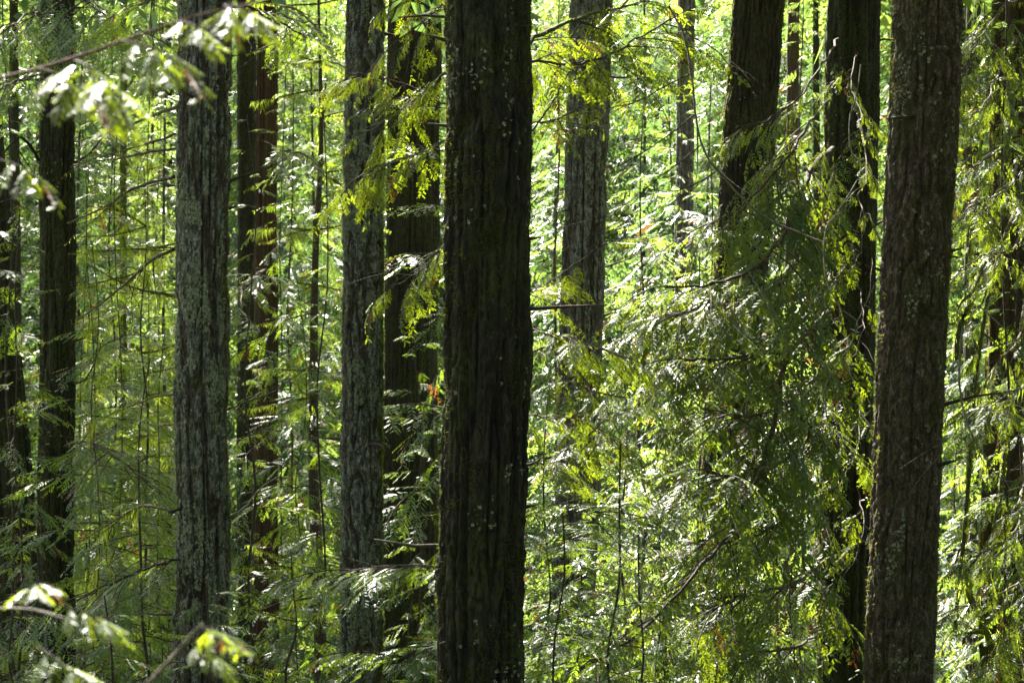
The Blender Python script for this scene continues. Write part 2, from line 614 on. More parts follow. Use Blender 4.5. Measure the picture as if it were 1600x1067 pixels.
def lichen_part(parent, Vg, hv, zr, n, seed, size=0.0100):
    tb = TB()

    def dens(p, nrm, h, r):
        return h > 0.5 and noise(p[0] * 5, p[1] * 5, p[2] * 3.2, seed) + 0.7 * noise(p[0] * 22, p[1] * 22, p[2] * 13, seed + 1) > (0.42 if n < 2000 else 0.12)

    def fn(p, nn, r):
        u = nn.cross(Vector((0, 0, 1))).normalized()
        v = Vector((0, 0, 1))
        k = r.randint(4, 7)
        vv = r.uniform(0.1, 0.9)
        s = size * r.uniform(0.5, 1.6)
        c = p + nn * (0.002 + 0.3 * s * r.random())
        for q in range(k):
            a = q * 6.28 / k + r.uniform(-0.4, 0.4)
            b = a + r.uniform(0.5, 1.0)
            s1, s2 = s * r.uniform(0.5, 1.2), s * r.uniform(0.5, 1.2)
            tb.tri(c, c + (u * math.cos(a) + v * math.sin(a)) * s1 + nn * r.uniform(0, 0.7) * s,
                   c + (u * math.cos(b) + v * math.sin(b)) * s2 + nn * r.uniform(-0.1, 0.7) * s, 0, vv + r.uniform(-0.1, 0.1))
    scatter_on(Vg, hv, zr, n, seed, fn, dens=dens)
    if tb.F:
        o = link('lichen', tb.mesh('lichen', [M_LICHEN]), parent)
        o['kind'] = 'stuff'


def moss_part(parent, Vg, hv, zr, n, seed, side=0.0, length=0.03):
    """fuzz of moss; side -1 / +1 puts it on the left / right flank, 0 anywhere"""
    tb = TB()

    def dens(p, nrm, h, r):
        if side and nrm[0] * side < 0.86:
            return False
        return noise(p[0] * 4, p[1] * 4, p[2] * 1.6, seed) + 0.6 * noise(p[0] * 15, p[1] * 15, p[2] * 9, seed + 1) > -0.05

    def fn(p, nn, r):
        u = nn.cross(Vector((0, 0, 1))).normalized()
        for q in range(7):
            d = (nn * r.uniform(0.1, 1) + u * r.uniform(-0.8, 0.8) + Vector((0, 0, r.uniform(-1.4, 0.3)))).normalized()
            l = length * r.uniform(0.3, 1.2)
            sdv = d.cross(nn).normalized() if abs(d.dot(nn)) < 0.98 else u
            c = p - nn * 0.003 + u * r.uniform(-0.02, 0.02) + Vector((0, 0, r.uniform(-0.03, 0.03)))
            tb.tri(c - sdv * 0.0028, c + d * l, c + sdv * 0.0028, 0, r.uniform(0.2, 1))
    scatter_on(Vg, hv, zr, n, seed, fn, dens=dens)
    if tb.F:
        o = link('moss', tb.mesh('moss', [M_TMOSS]), parent)
        o['kind'] = 'stuff'


BIG = {}


def big_tree(key, name, label, xt, xb, wt, wb, D, style, mat, seed, lichen=0, moss=(), amp=1.0, dense=True, above=16, group='large conifer trunks',
             dy=0.0, bulge=None):
    pt, pb = P(xt, 0, D), P(xb, 1067, D)
    dirv = (pt - pb) / (pt.z - pb.z)
    gzz = G(pb.x, D) - 0.1
    base = pb + dirv * (gzz - pb.z)
    top = pt + dirv * above
    base.y -= dy * 0.5
    zv = (pb.z - 0.5, pt.z + 0.6)
    rlo, rhi = wb * K * D / 2, wt * K * D / 2
    t = empty(name, base, label, 'tree', group)
    dz = (0.011 if D < 15 else 0.016) if dense else 0.05
    na = int(2 * math.pi * rlo / (dz * 0.75))
    me, Vg, hv, Z, T = trunk_mesh(base, top, rlo, rhi, zv, dz, style, seed, max(24, min(na, 260)), [mat], amp=amp, bulge=bulge)
    link('trunk', me, t)
    zr = (zv[0] - base.z, zv[1] - base.z)
    if lichen:
        lichen_part(t, Vg, hv, zr, lichen, seed + 50)
    for k, (sd, n) in enumerate(moss):
        moss_part(t, Vg, hv, zr, n, seed + 60 + k, sd)
    rs = random.Random(seed + 400)
    for q in range(9 if dense else 0):
        zz = rs.uniform(zv[0] + 0.4, zv[1] - 0.4)
        az = rs.choice([rs.uniform(-0.4, 0.5), math.pi + rs.uniform(-0.5, 0.4), rs.uniform(-2.6, -0.5)])
        ax_ = base + dirv * (zz - base.z) - base
        rr_ = rlo + (rhi - rlo) * (zz - zv[0]) / (zv[1] - zv[0])
        o_dir = Vector((math.cos(az), math.sin(az), rs.uniform(-0.1, 0.5)))
        l_ = rs.choice([0.05, 0.08, 0.12, 0.3, 0.5])
        a_ = ax_ + o_dir * (rr_ - 0.03)
        b_ = ax_ + o_dir * (rr_ + l_) + Vector((0, 0, rs.uniform(-0.15, 0.1) * l_))
        tb_ = TB()
        mid = a_.lerp(b_, 0.5) + Vector((rs.uniform(-1, 1), rs.uniform(-1, 1), rs.uniform(-1, 1))) * 0.06 * l_
        tb_.tube([a_, mid, b_], rs.uniform(0.010, 0.022), 0.005, 7, 0, 0.15)
        link('branch_stub', tb_.mesh('branch_stub', [B_TWIG], smooth=True), t)
    BIG[key] = dict(t=t, base=base, dir=dirv, D=D, top=top, r=rhi)
    return t


def bz(py, D):
    return -(py - 533.5) * K * D


big_tree('L1', 'conifer_tree', 'dark mossy trunk near the left edge of the photo, left of the lichened trunk', 90, 88, 52, 60, 24, 'furrow', B_BLACK, 1, 500, [(0, 1800)])
big_tree('L2', 'conifer_tree', 'upright grey brown trunk speckled all over with pale lichen, second large trunk from the left', 317, 314, 80, 88, 18, 'furrow', B_LICHEN, 2, 8500, [(1, 1500), (0, 1500)], amp=1.2)
big_tree('L3', 'conifer_tree', 'slim straight trunk crusted with grey green lichen, just left of the widest trunk', 571, 565, 62, 66, 19, 'plate', B_LICHEN, 3, 9500, [(1, 3800), (0, 900)], amp=1.2)
big_tree('C', 'conifer_tree', 'widest trunk in the middle of the photo, nearly black with deep vertical furrows', 765, 753, 136, 136, 12.5, 'furrow', B_DARK, 4, 700, [(-1, 700), (0, 1500)],
         amp=1.15, bulge=[(bz(545, 12.5), 0.0, 0.022, 0.25, 0.7), (bz(905, 12.5), math.pi, 0.015, 0.12, 0.5)])
big_tree('R5', 'conifer_tree', 'grey furrowed trunk right of the widest trunk, its foot hidden by bright foliage', 923, 893, 66, 68, 24, 'furrow', B_LICHEN, 5, 1800, [(-1, 1500)])
big_tree('R6', 'conifer_tree', 'brown trunk leaning right among bright foliage, right of the centre top', 1184, 1112, 80, 84, 26, 'furrow', B_DARK, 6, 1200, [(-1, 1500)])
big_tree('R7', 'conifer_tree', 'blackish moss streaked trunk draped with cedar sprays, just behind the leaning plated trunk', 1334, 1318, 84, 78, 21, 'fibre', B_BLACK, 7, 200, [(0, 4200)])
big_tree('R8', 'conifer_tree', 'stout red brown trunk with plated bark leaning right, pale along its left side', 1450, 1403, 112, 106, 14.5, 'plate', B_PLATE, 8, 1300, [(0, 1600), (1, 1200)])
big_tree('RED', 'cedar_tree', 'slender reddish cedar trunk between the two lichened trunks on the left', 418, 413, 30, 46, 30, 'fibre', B_CEDAR, 9, 0, [(1, 900)])
big_tree('DK', 'conifer_tree', 'thin dark trunk directly left of the slender reddish cedar', 386, 389, 29, 36, 33, 'furrow', B_BLACK, 10, 0, [], dense=False)
big_tree('BC', 'cedar_tree', 'broad shadowed cedar trunk seen between the slim lichened trunk and the widest trunk', 646, 640, 80, 92, 30, 'fibre', B_BLACK, 11, 300, [(1, 2600), (0, 1200)])
big_tree('LC', 'cedar_tree', 'ribbed brown cedar trunk cut off by the left edge of the photo', -50, 38, 70, 84, 32, 'fibre', B_BLACK, 12, 0, [(0, 1500)])
big_tree('RC', 'cedar_tree', 'mossy reddish cedar trunk cut off by the right edge of the photo', 1585, 1572, 70, 84, 20, 'fibre', B_CEDAR, 13, 0, [(0, 5200), (-1, 1500)])
big_tree('F1', 'conifer_tree', 'small grey trunk far back between the two furrowed trunks right of centre', 1073, 1062, 27, 32, 46, 'furrow', B_LICHEN, 14, 0, [], dense=False)
big_tree('F2', 'conifer_tree', 'distant mossy trunk in the gap right of the leftmost dark trunk', 194, 190, 9, 14, 42, 'smooth', B_MOSSY, 15, 0, [(0, 1200)], dense=False)
big_tree('F3', 'conifer_tree', 'distant brown trunk close beside the brown trunk that leans right', 1240, 1232, 18, 24, 44, 'smooth', B_CEDAR, 16, 0, [], dense=False)
big_tree('F4', 'conifer_tree', 'distant brown trunk at the right between the plated trunk and the edge cedar', 1522, 1515, 22, 26, 36, 'smooth', B_BLACK, 17, 0, [(0, 900)], dense=False)


# ------------------------------------------------------------------ bare and mossy branches
def smooth_path(pts, n=6, jit=0.0, r=rng):
    out = []
    for i in range(len(pts) - 1):
        p0, p1, p2, p3 = pts[max(i - 1, 0)], pts[i], pts[i + 1], pts[min(i + 2, len(pts) - 1)]
        for k in range(n):
            t = k / n
            q = 0.5 * ((2 * p1) + (p2 - p0) * t + (2 * p0 - 5 * p1 + 4 * p2 - p3) * t * t + (3 * p1 - p0 - 3 * p2 + p3) * t ** 3)
            if jit:
                q = q + Vector((r.uniform(-1, 1), r.uniform(-1, 1), r.uniform(-1, 1))) * jit
            out.append(q)
    out.append(pts[-1])
    return out


def hang_moss(parent, path, dens=90, length=0.10, seed=0, name='moss'):
    """parent has identity transform apart from location; path in parent space"""
    r = random.Random(seed)
    tb = TB()
    for a, b in zip(path[:-1], path[1:]):
        n = max(1, int((b - a).length * dens))
        for _ in range(n):
            p = a.lerp(b, r.random())
            cl = 0.5 + 0.5 * float(noise(p.x * 6, p.y * 6, p.z * 6, seed))
            l = length * r.uniform(0.1, 1.0) ** 1.7 * (0.2 + 2.2 * cl ** 3)
            th = r.uniform(0, 6.28)
            u = Vector((math.cos(th), math.sin(th), 0))
            off = Vector((r.uniform(-1, 1), r.uniform(-1, 1), r.uniform(-0.3, 1))) * 0.016
            q = p + off + Vector((r.uniform(-0.6, 0.6), r.uniform(-0.6, 0.6), -1)) * l
            wd = r.uniform(0.003, 0.007)
            tb.rhomb(p + off, q, u, wd, 0, r.uniform(0.1, 1), 0.3)
    if tb.F:
        o = link(name, tb.mesh('moss', [M_MOSS]), parent)
        o['kind'] = 'stuff'
        return o


def branch(tree, pix, w0, w1, mat=B_TWIG, moss=0, ml=0.10, twigs=0, seed=0, jit=0.006, pxs=True):
    """pix: list of (px, py, D) in photo space, w0/w1: width in photo px at the ends; child of the tree"""
    r = random.Random(seed * 7 + 3)
    pts = [P(*p) - tree.location for p in pix]
    D = pix[0][2]
    path = smooth_path(pts, 6, jit * D / 20, r)
    tb = TB()
    r0, r1 = w0 * K * D / 2, w1 * K * pix[-1][2] / 2
    tb.tube(path, r0, r1, 6, 0, 0.15)
    allp = [path]
    for k in range(twigs):
        i = r.randrange(2, len(path) - 2)
        t = (path[i + 1] - path[i - 1]).normalized()
        d = (t * 0.8 + Vector((r.uniform(-1, 1), r.uniform(-0.8, 0.8), r.uniform(-0.9, 0.5)))).normalized()
        l = r.uniform(0.25, 0.8)
        q = [path[i]]
        for s in range(4):
            d = (d + Vector((r.uniform(-.3, .3), r.uniform(-.3, .3), r.uniform(-.35, .15)))).normalized()
            q.append(q[-1] + d * l / 4)
        tb.tube(q, max(r1, r0 * 0.35), 0.0015, 4)
        allp.append(q)
    o = link('branch', tb.mesh('branch', [mat], smooth=True), tree)
    if moss:
        for k, q in enumerate(allp):
            pass
        pth = allp
        rr = []
        tb2 = TB()
        # one moss sub-part for the whole branch
        for q in pth:
            rr.append(q)
        mm = None
        seg = []
        flat = []
        for q in pth:
            flat += list(zip(q[:-1], q[1:]))
        rnd = random.Random(seed + 91)
        for a, b in flat:
            n = max(1, int((b - a).length * moss))
            for _ in range(n):
                p = a.lerp(b, rnd.random())
                cl = 0.5 + 0.5 * float(noise(p.x * 5, p.y * 5, p.z * 5, seed))
                l = ml * rnd.uniform(0.1, 1.0) ** 2 * (0.15 + 2.4 * cl ** 3)
                th = rnd.uniform(0, 6.28)
                u = Vector((math.cos(th), math.sin(th), 0))
                off = Vector((rnd.uniform(-1, 1), rnd.uniform(-1, 1), rnd.uniform(-0.5, 1))) * (r0 * 0.9)
                q = p + off + Vector((rnd.uniform(-0.2, 0.2), rnd.uniform(-0.2, 0.2), -1)) * l
                tb2.rhomb(p + off, q, u, rnd.uniform(0.002, 0.006), 0, rnd.uniform(0.1, 1), 0.2)
        mm = link('moss', tb2.mesh('moss', [M_MOSS]), o)
        mm['kind'] = 'stuff'
    return o


def T_(k):
    return BIG[k]['t']


# left trunk L2: limbs reaching left
br = branch
br(T_('L2'), [(276, 168, 18), (235, 182, 18.5), (190, 200, 19), (118, 222, 20)], 7, 2, B_MOSSY, 160, 0.06, 2, 1)
br(T_('L2'), [(274, 210, 18), (220, 228, 18.4), (160, 244, 19), (110, 262, 20)], 4, 1.5, B_TWIG, 30, 0.05, 3, 2)
br(T_('L2'), [(275, 232, 18), (225, 240, 18.4), (170, 250, 19), (120, 252, 20)], 5, 1.5, B_TWIG, 60, 0.05, 3, 3)
br(T_('L2'), [(273, 276, 18), (215, 292, 18.4), (165, 322, 19), (105, 350, 20)], 6, 2, B_TWIG, 60, 0.06, 4, 4)
br(T_('L2'), [(271, 390, 18), (235, 408, 18.4), (200, 440, 19), (150, 480, 20), (118, 500, 21)], 6, 2, B_TWIG, 90, 0.08, 4, 5)
br(T_('L2'), [(272, 615, 18), (235, 622, 18.4), (190, 640, 19), (130, 665, 20)], 5, 1.5, B_MOSSY, 260, 0.16, 3, 6)
br(T_('L2'), [(270, 800, 18), (225, 790, 18.4), (180, 812, 19), (120, 850, 20)], 6, 2, B_TWIG, 120, 0.12, 4, 7)
br(T_('L2'), [(358, 810, 18), (385, 790, 17.6), (405, 765, 17.4), (440, 740, 17)], 4, 1.2, B_PALE, 0, 0.1, 3, 8)
br(T_('L2'), [(356, 640, 18), (385, 628, 18), (430, 610, 18.5), (500, 560, 19)], 3, 1.2, B_TWIG, 0, 0.1, 3, 9)
br(T_('L2'), [(356, 90, 18), (400, 80, 18), (450, 60, 18.5)], 3, 1.2, B_TWIG, 0, 0.1, 3, 9)
# L1 limbs
br(T_('L1'), [(62, 255, 24), (45, 225, 23.8), (28, 215, 23.5), (5, 240, 23)], 6, 3, B_BLACK, 0, 0, 3, 11)
br(T_('L1'), [(63, 300, 24), (48, 275, 23.8), (30, 250, 23.5), (22, 210, 23)], 5, 2, B_BLACK, 0, 0, 3, 12)
br(T_('L1'), [(116, 600, 24), (135, 590, 23.6), (150, 560, 23.4), (160, 530, 23)], 4, 1.5, B_TWIG, 60, 0.08, 2, 13)
br(T_('L1'), [(116, 255, 24), (140, 240, 23.6), (160, 215, 23.4), (185, 190, 23)], 4, 1.5, B_TWIG, 60, 0.08, 3, 14)
br(T_('LC'), [(55, 655, 31), (35, 650, 30.5), (10, 660, 30)], 5, 2, B_MOSSY, 200, 0.1, 1, 15)
# the far mossy trunk and its glowing limbs
for k, (py, dx, dy, ml) in enumerate([(250, 60, -15, .2), (330, -60, 5, .25), (395, 70, 0, .4), (440, 75, 22, .5), (500, -65, 15, .45), (545, 80, 5, .55),
                                      (600, -70, 20, .5), (640, 75, 28, .65), (690, 80, -25, .6), (735, -80, -10, .5), (760, 70, -35, .7), (830, 72, 10, .5), (890, -60, 0, .5)]):
    br(T_('F2'), [(192, py, 42), (192 + dx * .5, py + dy * .2 - 6, 40), (192 + dx, py + dy, 38)], 7, 3, B_MOSSY, 350, ml, 4, 20 + k, 0.05)
# twigs and limbs right of centre
br(T_('R6'), [(1085, 60, 15), (1082, 130, 15), (1088, 190, 15), (1100, 235, 15), (1122, 268, 15), (1160, 310, 15.2), (1205, 345, 15.4)], 4, 2.2, B_PALE, 0, 0, 2, 40, 0.004) if False else None

# ------------------------------------------------------------------ hand-placed leafy branches
cc = [0]


def leafy(tree, kind, a, b, roll=0.0, width=1.0, split=True):
    cc[0] += 1
    ks = kind
    return add_bough(tree, ks[cc[0] % len(ks)], P(*a), P(*b), roll, split, width)


def leafy_limb(tree, pix, w0, w1, kind, n, seed, size=(55, 120), mat=B_TWIG, moss=0, ml=0.08, tip=True, drop=0.6, start=0.15, jit=0.006):
    """a woody limb along photo points with leafy branchlets on it as its sub-parts"""
    o = branch(tree, pix, w0, w1, mat, moss, ml, 5, seed, jit * 2.5)
    r = random.Random(seed + 500)
    pts = [P(*p) for p in pix]
    path = smooth_path(pts, 8)
    N_ = len(path)
    n = int(n * 1.45)
    size = (size[0] * 1.05, size[1] * 1.25)
    for k in range(n):
        f = start + (1 - start) * (k + r.random() * 0.6) / n
        i = min(int(f * (N_ - 1)), N_ - 2)
        a = path[i]
        t = (path[i + 1] - path[i]).normalized()
        if tip and k >= n - 1:
            d = t
        else:
            sd = Vector((t.y, -t.x, 0))
            if sd.length < 0.2:
                sd = Vector((1, 0, 0))
            sd.normalize()
            d = (t * r.uniform(0.5, 1.0) + sd * r.choice((-1, 1)) * r.uniform(0.3, 1.0) + Vector((0, 0, -drop * r.uniform(0.2, 1.2)))).normalized()
        l = r.uniform(*size) * K * a.y
        m4 = orient(a - tree.location, a + d * l - tree.location, 1.52, r.uniform(-0.35, 0.35), r.uniform(0.8, 1.15))
        link('foliage', r.choice(kind)['both'], o, m4)
    return o


# cedar standing behind the widest trunk; limbs reach out left and right
big_tree('CB', 'cedar_tree', 'cedar hidden behind the widest trunk, its bright drooping sprays reaching out on both sides', 770, 760, 36, 42, 15.2, 'fibre', B_CEDAR, 30, 0, [], dense=False, group='leafy cedars')
cb = T_('CB')
leafy_limb(cb, [(745, 190, 15.2), (690, 160, 15.4), (640, 132, 15.6), (580, 120, 15.8), (512, 95, 16)], 4, 1.5, CEDAR, 9, 51, (60, 110), B_RED)
leafy_limb(cb, [(745, 60, 15.2), (700, 10, 15.0), (650, 40, 15.2), (590, 95, 15.4)], 5, 1.5, CEDAR, 5, 52, (60, 100))
leafy_limb(cb, [(740, 120, 15.2), (700, 112, 15.2), (660, 150, 15.4), (600, 190, 15.6), (545, 220, 15.8)], 4, 1.5, CEDAR, 6, 53, (60, 105), B_PALE)
leafy_limb(cb, [(740, 205, 15.2), (690, 222, 15.2), (640, 245, 15.4), (580, 262, 15.6), (545, 288, 15.8)], 5, 1.5, CEDAR, 8, 54, (60, 100), B_PALE)
leafy_limb(cb, [(740, 360, 15.2), (700, 375, 15.2), (660, 420, 15.2), (612, 450, 15.4)], 3, 1.2, CEDAR, 6, 55, (60, 100), B_PALE)
leafy_limb(cb, [(745, -40, 15.2), (690, -40, 15.2), (640, -10, 15.4), (590, 20, 15.6)], 4, 1.5, CEDAR, 4, 56, (50, 90))
leafy_limb(cb, [(740, 900, 15.2), (690, 885, 15.0), (620, 885, 14.8), (540, 890, 14.6)], 3, 1.2, HEML, 9, 57, (90, 160), drop=0.15)
leafy_limb(cb, [(745, 1040, 15.2), (690, 1010, 15.0), (640, 1025, 14.8), (585, 1020, 14.6)], 3, 1.2, HEML, 7, 58, (80, 130), drop=0.15)
# right side limbs of that cedar
leafy_limb(cb, [(790, 110, 15.2), (835, 60, 15.6), (880, 38, 16), (930, 20, 16.4), (1000, 5, 17)], 9, 3, CEDAR, 9, 61, (80, 140), B_MOSSY, 120, 0.06)
leafy_limb(cb, [(790, 90, 15.2), (840, 96, 15.5), (900, 100, 15.8), (955, 85, 16), (1000, 58, 16.2), (1050, 30, 16.4)], 5, 2.5, CEDAR, 12, 62, (80, 140))
leafy_limb(cb, [(790, 250, 15.2), (835, 198, 15.5), (870, 150, 15.8), (900, 90, 16), (930, 40, 16.2)], 4, 1.5, CEDAR, 4, 63, (50, 90))
leafy_limb(cb, [(795, 190, 15.2), (860, 190, 15.5), (920, 160, 16), (1000, 120, 16.5), (1040, 60, 16.8)], 2.5, 1.2, CEDAR, 5, 64, (50, 100))
leafy_limb(cb, [(795, 470, 15.2), (840, 450, 15.5), (880, 425, 15.8), (930, 390, 16)], 2.5, 1.2, CEDAR, 5, 65, (60, 100), B_PALE)

# hemlock behind the widest trunk at the lower left
big_tree('HB', 'hemlock_tree', 'thin hemlock behind the widest trunk holding white topped fronds to its lower left', 706, 702, 14, 20, 22, 'smooth', B_TWIG, 31, 0, [(0, 500)], dense=False, group='leafy hemlocks')
hb = T_('HB')
for k, (y, ex, ey) in enumerate([(400, 610, 380), (480, 640, 520), (560, 635, 640), (640, 600, 650), (640, 620, 700), (700, 605, 790), (760, 610, 800), (800, 600, 830),
                                 (850, 620, 905), (920, 640, 990), (980, 615, 1050), (560, 760, 620), (700, 780, 760), (330, 615, 300), (850, 780, 900), (240, 640, 220)]):
    leafy(hb, HEML, (704, y, 22), (ex, ey, 20.5 + (k % 3) * 0.7), rng.uniform(-0.4, 0.4), 1.1)

# cedar with hanging limbs that fills the right of centre (its trunk stands behind the blackish trunk)
R7 = T_('R7')
limbs = [
    # pixels, w0, w1, n, size
    ([(1300, 235, 20.5), (1270, 262, 19.5), (1240, 330, 18.8), (1200, 400, 18), (1130, 440, 17.4), (1040, 450, 17)], 10, 3, 14, (90, 150)),
    ([(1300, 330, 20.5), (1240, 420, 19), (1180, 470, 18), (1100, 480, 17.2), (1060, 490, 17)], 9, 2.5, 16, (90, 150)),
    ([(1300, 430, 20.5), (1250, 500, 19), (1190, 550, 18), (1100, 560, 17), (1060, 560, 16.8)], 8, 2.5, 16, (90, 150)),
    ([(1300, 480, 20.5), (1230, 560, 18.6), (1205, 680, 17.6), (1155, 805, 17), (1085, 895, 16.4), (1000, 985, 16), (900, 1052, 15.6)], 9, 3, 17, (80, 150)),
    ([(1300, 560, 20.5), (1240, 620, 19), (1180, 650, 18), (1100, 640, 17)], 6, 2, 13, (90, 150)),
    ([(1300, 640, 20.5), (1250, 700, 19), (1190, 740, 18), (1120, 740, 17)], 6, 2, 13, (90, 150)),
    ([(1300, 760, 20.5), (1240, 800, 19), (1170, 840, 18), (1100, 850, 17.4)], 6, 2, 10, (80, 140)),
    ([(1300, 870, 20.5), (1240, 910, 19), (1170, 930, 18), (1100, 960, 17.4)], 6, 2, 10, (80, 140)),
    ([(1300, 980, 20.5), (1240, 1010, 19), (1170, 1020, 18), (1100, 1050, 17.4)], 6, 2, 9, (80, 140)),
    ([(1300, 150, 20.5), (1260, 200, 19.5), (1220, 260, 19), (1160, 320, 18.5), (1110, 350, 18)], 5, 2, 10, (80, 140)),
    ([(1310, 60, 20.5), (1280, 110, 19.5), (1240, 160, 19), (1190, 190, 18.5), (1150, 200, 18)], 4, 1.5, 5, (60, 100)),
    ([(1340, 80, 20.6), (1330, 130, 19.2), (1345, 190, 18.2), (1310, 250, 17.6)], 4, 2, 4, (60, 110)),
    ([(1340, 180, 20.6), (1350, 230, 19.2), (1350, 290, 18.2), (1310, 340, 17.6)], 4, 2, 4, (60, 110)),
    ([(1340, 300, 20.6), (1350, 360, 19.2), (1330, 420, 18.2), (1290, 450, 17.6)], 4, 2, 4, (60, 110)),
    ([(1340, 440, 20.6), (1350, 500, 19.2), (1330, 560, 18.2), (1280, 600, 17.6)], 4, 2, 4, (60, 110)),
    ([(1340, 620, 20.6), (1340, 690, 19.2), (1310, 760, 18.2), (1270, 790, 17.6)], 4, 2, 4, (60, 110)),
    ([(1340, 760, 20.6), (1350, 820, 19.2), (1330, 880, 18.2), (1290, 930, 17.6)], 4, 2, 4, (60, 110)),
]
for k, (pix, w0, w1, n, size) in enumerate(limbs):
    if k < 11:
        n, size = int(n * 1.5), (size[0], size[1] * 1.12)
    else:
        w0, w1 = w0 * 0.5, w1 * 0.5
    leafy_limb(R7, pix, w0, w1, CEDAR, n, 70 + k, size, B_TWIG, 40 if k % 3 == 0 else 0, 0.08, drop=0.4 if k < 7 else 0.7)
# mossy strings hanging from those limbs
for k in range(26):
    x = rng.uniform(1040, 1290)
    y = rng.uniform(420, 900)
    d = rng.uniform(17, 20)
    br(R7, [(x, y, d), (x + rng.uniform(-6, 6), y + 60, d), (x + rng.uniform(-12, 12), y + rng.uniform(90, 170), d)], 2.0, 1, B_TWIG, 25, 0.05, 1, 300 + k)

# near bright limb against the furrowed trunk right of centre
leafy_limb(cb, [(795, 552, 15.0), (840, 547, 14.6), (868, 548, 14.4), (885, 575, 14.2), (920, 608, 14.0), (975, 620, 13.8)], 3.5, 2.5, CEDAR, 12, 90, (65, 110), B_RED, drop=0.45)
leafy_limb(cb, [(795, 500, 15.0), (850, 520, 14.6), (900, 530, 14.4), (980, 560, 14.2)], 2.5, 1.5, CEDAR, 9, 91, (65, 110), B_RED, drop=0.3)
leafy_limb(cb, [(795, 640, 15.0), (840, 650, 14.8), (900, 655, 14.6), (960, 690, 14.4)], 2.5, 1.5, CEDAR, 9, 92, (65, 110), B_RED, drop=0.4)
leafy_limb(cb, [(795, 740, 15.0), (840, 720, 14.8), (890, 700, 14.6), (940, 660, 14.4)], 5, 2.5, CEDAR, 9, 93, (65, 110), B_TWIG, drop=0.5)
leafy_limb(cb, [(795, 985, 15.0), (835, 975, 14.8), (870, 990, 14.6), (900, 1000, 14.4)], 3.5, 2, HEML, 5, 94, (80, 140), B_PALE, drop=0.2)
leafy_limb(cb, [(795, 840, 15.0), (840, 835, 14.8), (880, 800, 14.6), (930, 800, 14.4)], 3.5, 2, HEML, 8, 95, (90, 150), B_TWIG, drop=0.1)

# pale curling dead twigs in front of the right hand trunks
tw = empty('dead_twig', P(1205, 345, 15), 'pale bare twig with side shoots hanging between the furrowed trunk and the leaning brown trunk', 'twig', 'pale dead twigs')
br(tw, [(1045, 10, 15), (1070, 60, 15), (1082, 130, 15), (1088, 190, 15), (1100, 235, 15), (1122, 268, 15), (1160, 310, 15.2), (1205, 345, 15.4), (1290, 380, 16)], 4, 3, B_PALE, 0, 0, 2, 40, 0.004)
for k, q in enumerate([[(1085, 180, 15), (1040, 215, 15), (985, 250, 15), (945, 275, 15)], [(1098, 225, 15), (1060, 255, 15), (1015, 290, 15), (960, 350, 15)],
                       [(1120, 268, 15), (1080, 290, 15), (1040, 300, 15), (1000, 290, 15)], [(1078, 115, 15), (1040, 135, 15), (990, 160, 15), (900, 180, 15)], [(1085, 60, 15), (1120, 80, 15), (1150, 120, 15)]]):
    br(tw, q, 2.6, 1.2, B_TWIG, 0, 0, 4, 41 + k, 0.006)
tw = empty('dead_twig', P(1345, 510, 13.6), 'long thin pale twig curling down in front of the blackish trunk', 'twig', 'pale dead twigs')
br(tw, [(1345, 100, 13.8), (1338, 150, 13.8), (1328, 185, 13.8), (1330, 235, 13.7), (1346, 265, 13.6), (1310, 330, 13.6), (1290, 360, 13.6), (1290, 430, 13.6), (1312, 480, 13.6), (1340, 505, 13.6), (1325, 545, 13.6), (1305, 575, 13.6), (1290, 605, 13.6), (1292, 650, 13.6), (1310, 695, 13.6), (1358, 717, 13.7)], 2.6, 1.8, B_PALE, 0, 0, 1, 46, 0.004)
br(tw, [(1335, 515, 13.6), (1350, 480, 13.6), (1370, 440, 13.7)], 1.6, 1, B_PALE, 0, 0, 1, 47, 0.003)
tw = empty('dead_twig', P(1540, 720, 13.8), 'crooked pale twig right of the stout leaning trunk, forked at its tip', 'twig', 'pale dead twigs')
br(tw, [(1505, 510, 13.8), (1500, 560, 13.8), (1500, 610, 13.8), (1515, 670, 13.8), (1540, 715, 13.8), (1568, 750, 13.8), (1610, 748, 13.8)], 4, 2, B_PALE, 0, 0, 1, 48, 0.004)
br(tw, [(1610, 660, 14), (1570, 650, 14), (1540, 640, 14), (1515, 668, 14)], 1.8, 1, B_PALE, 0, 0, 2, 49, 0.004)
tw = empty('dead_twig', P(1580, 520, 14), 'fine whitish twig slanting down near the right edge at mid height', 'twig', 'pale dead twigs')
br(tw, [(1530, 478, 14), (1560, 505, 14), (1585, 528, 14), (1612, 545, 14)], 3, 1.5, B_PALE, 0, 0, 4, 50, 0.004)

# mossy crooked limbs and hanging sprays of the right edge cedar
RC = T_('RC')
br(RC, [(1580, 120, 19.5), (1572, 250, 18.6), (1556, 350, 18.2), (1530, 440, 18), (1500, 510, 18), (1494, 560, 18)], 15, 8, B_MOSSY, 420, 0.10, 5, 101)
br(RC, [(1560, 1067, 19.6), (1545, 1000, 19), (1515, 930, 18.6), (1510, 890, 18.4), (1530, 870, 18.4), (1556, 820, 18.6), (1570, 700, 19)], 12, 8, B_MOSSY, 420, 0.12, 5, 102)
br(RC, [(1570, 640, 19.6), (1540, 600, 19), (1518, 700, 18.8), (1505, 850, 18.6), (1490, 1000, 18.6)], 9, 5, B_MOSSY, 380, 0.16, 5, 103)
br(RC, [(1600, 300, 19.6), (1560, 400, 19), (1535, 520, 18.8), (1520, 650, 18.6)], 8, 4, B_MOSSY, 380, 0.16, 5, 104)
br(RC, [(1590, 60, 19.6), (1550, 120, 20), (1530, 250, 21), (1515, 400, 21)], 7, 4, B_MOSSY, 380, 0.16, 5, 105)
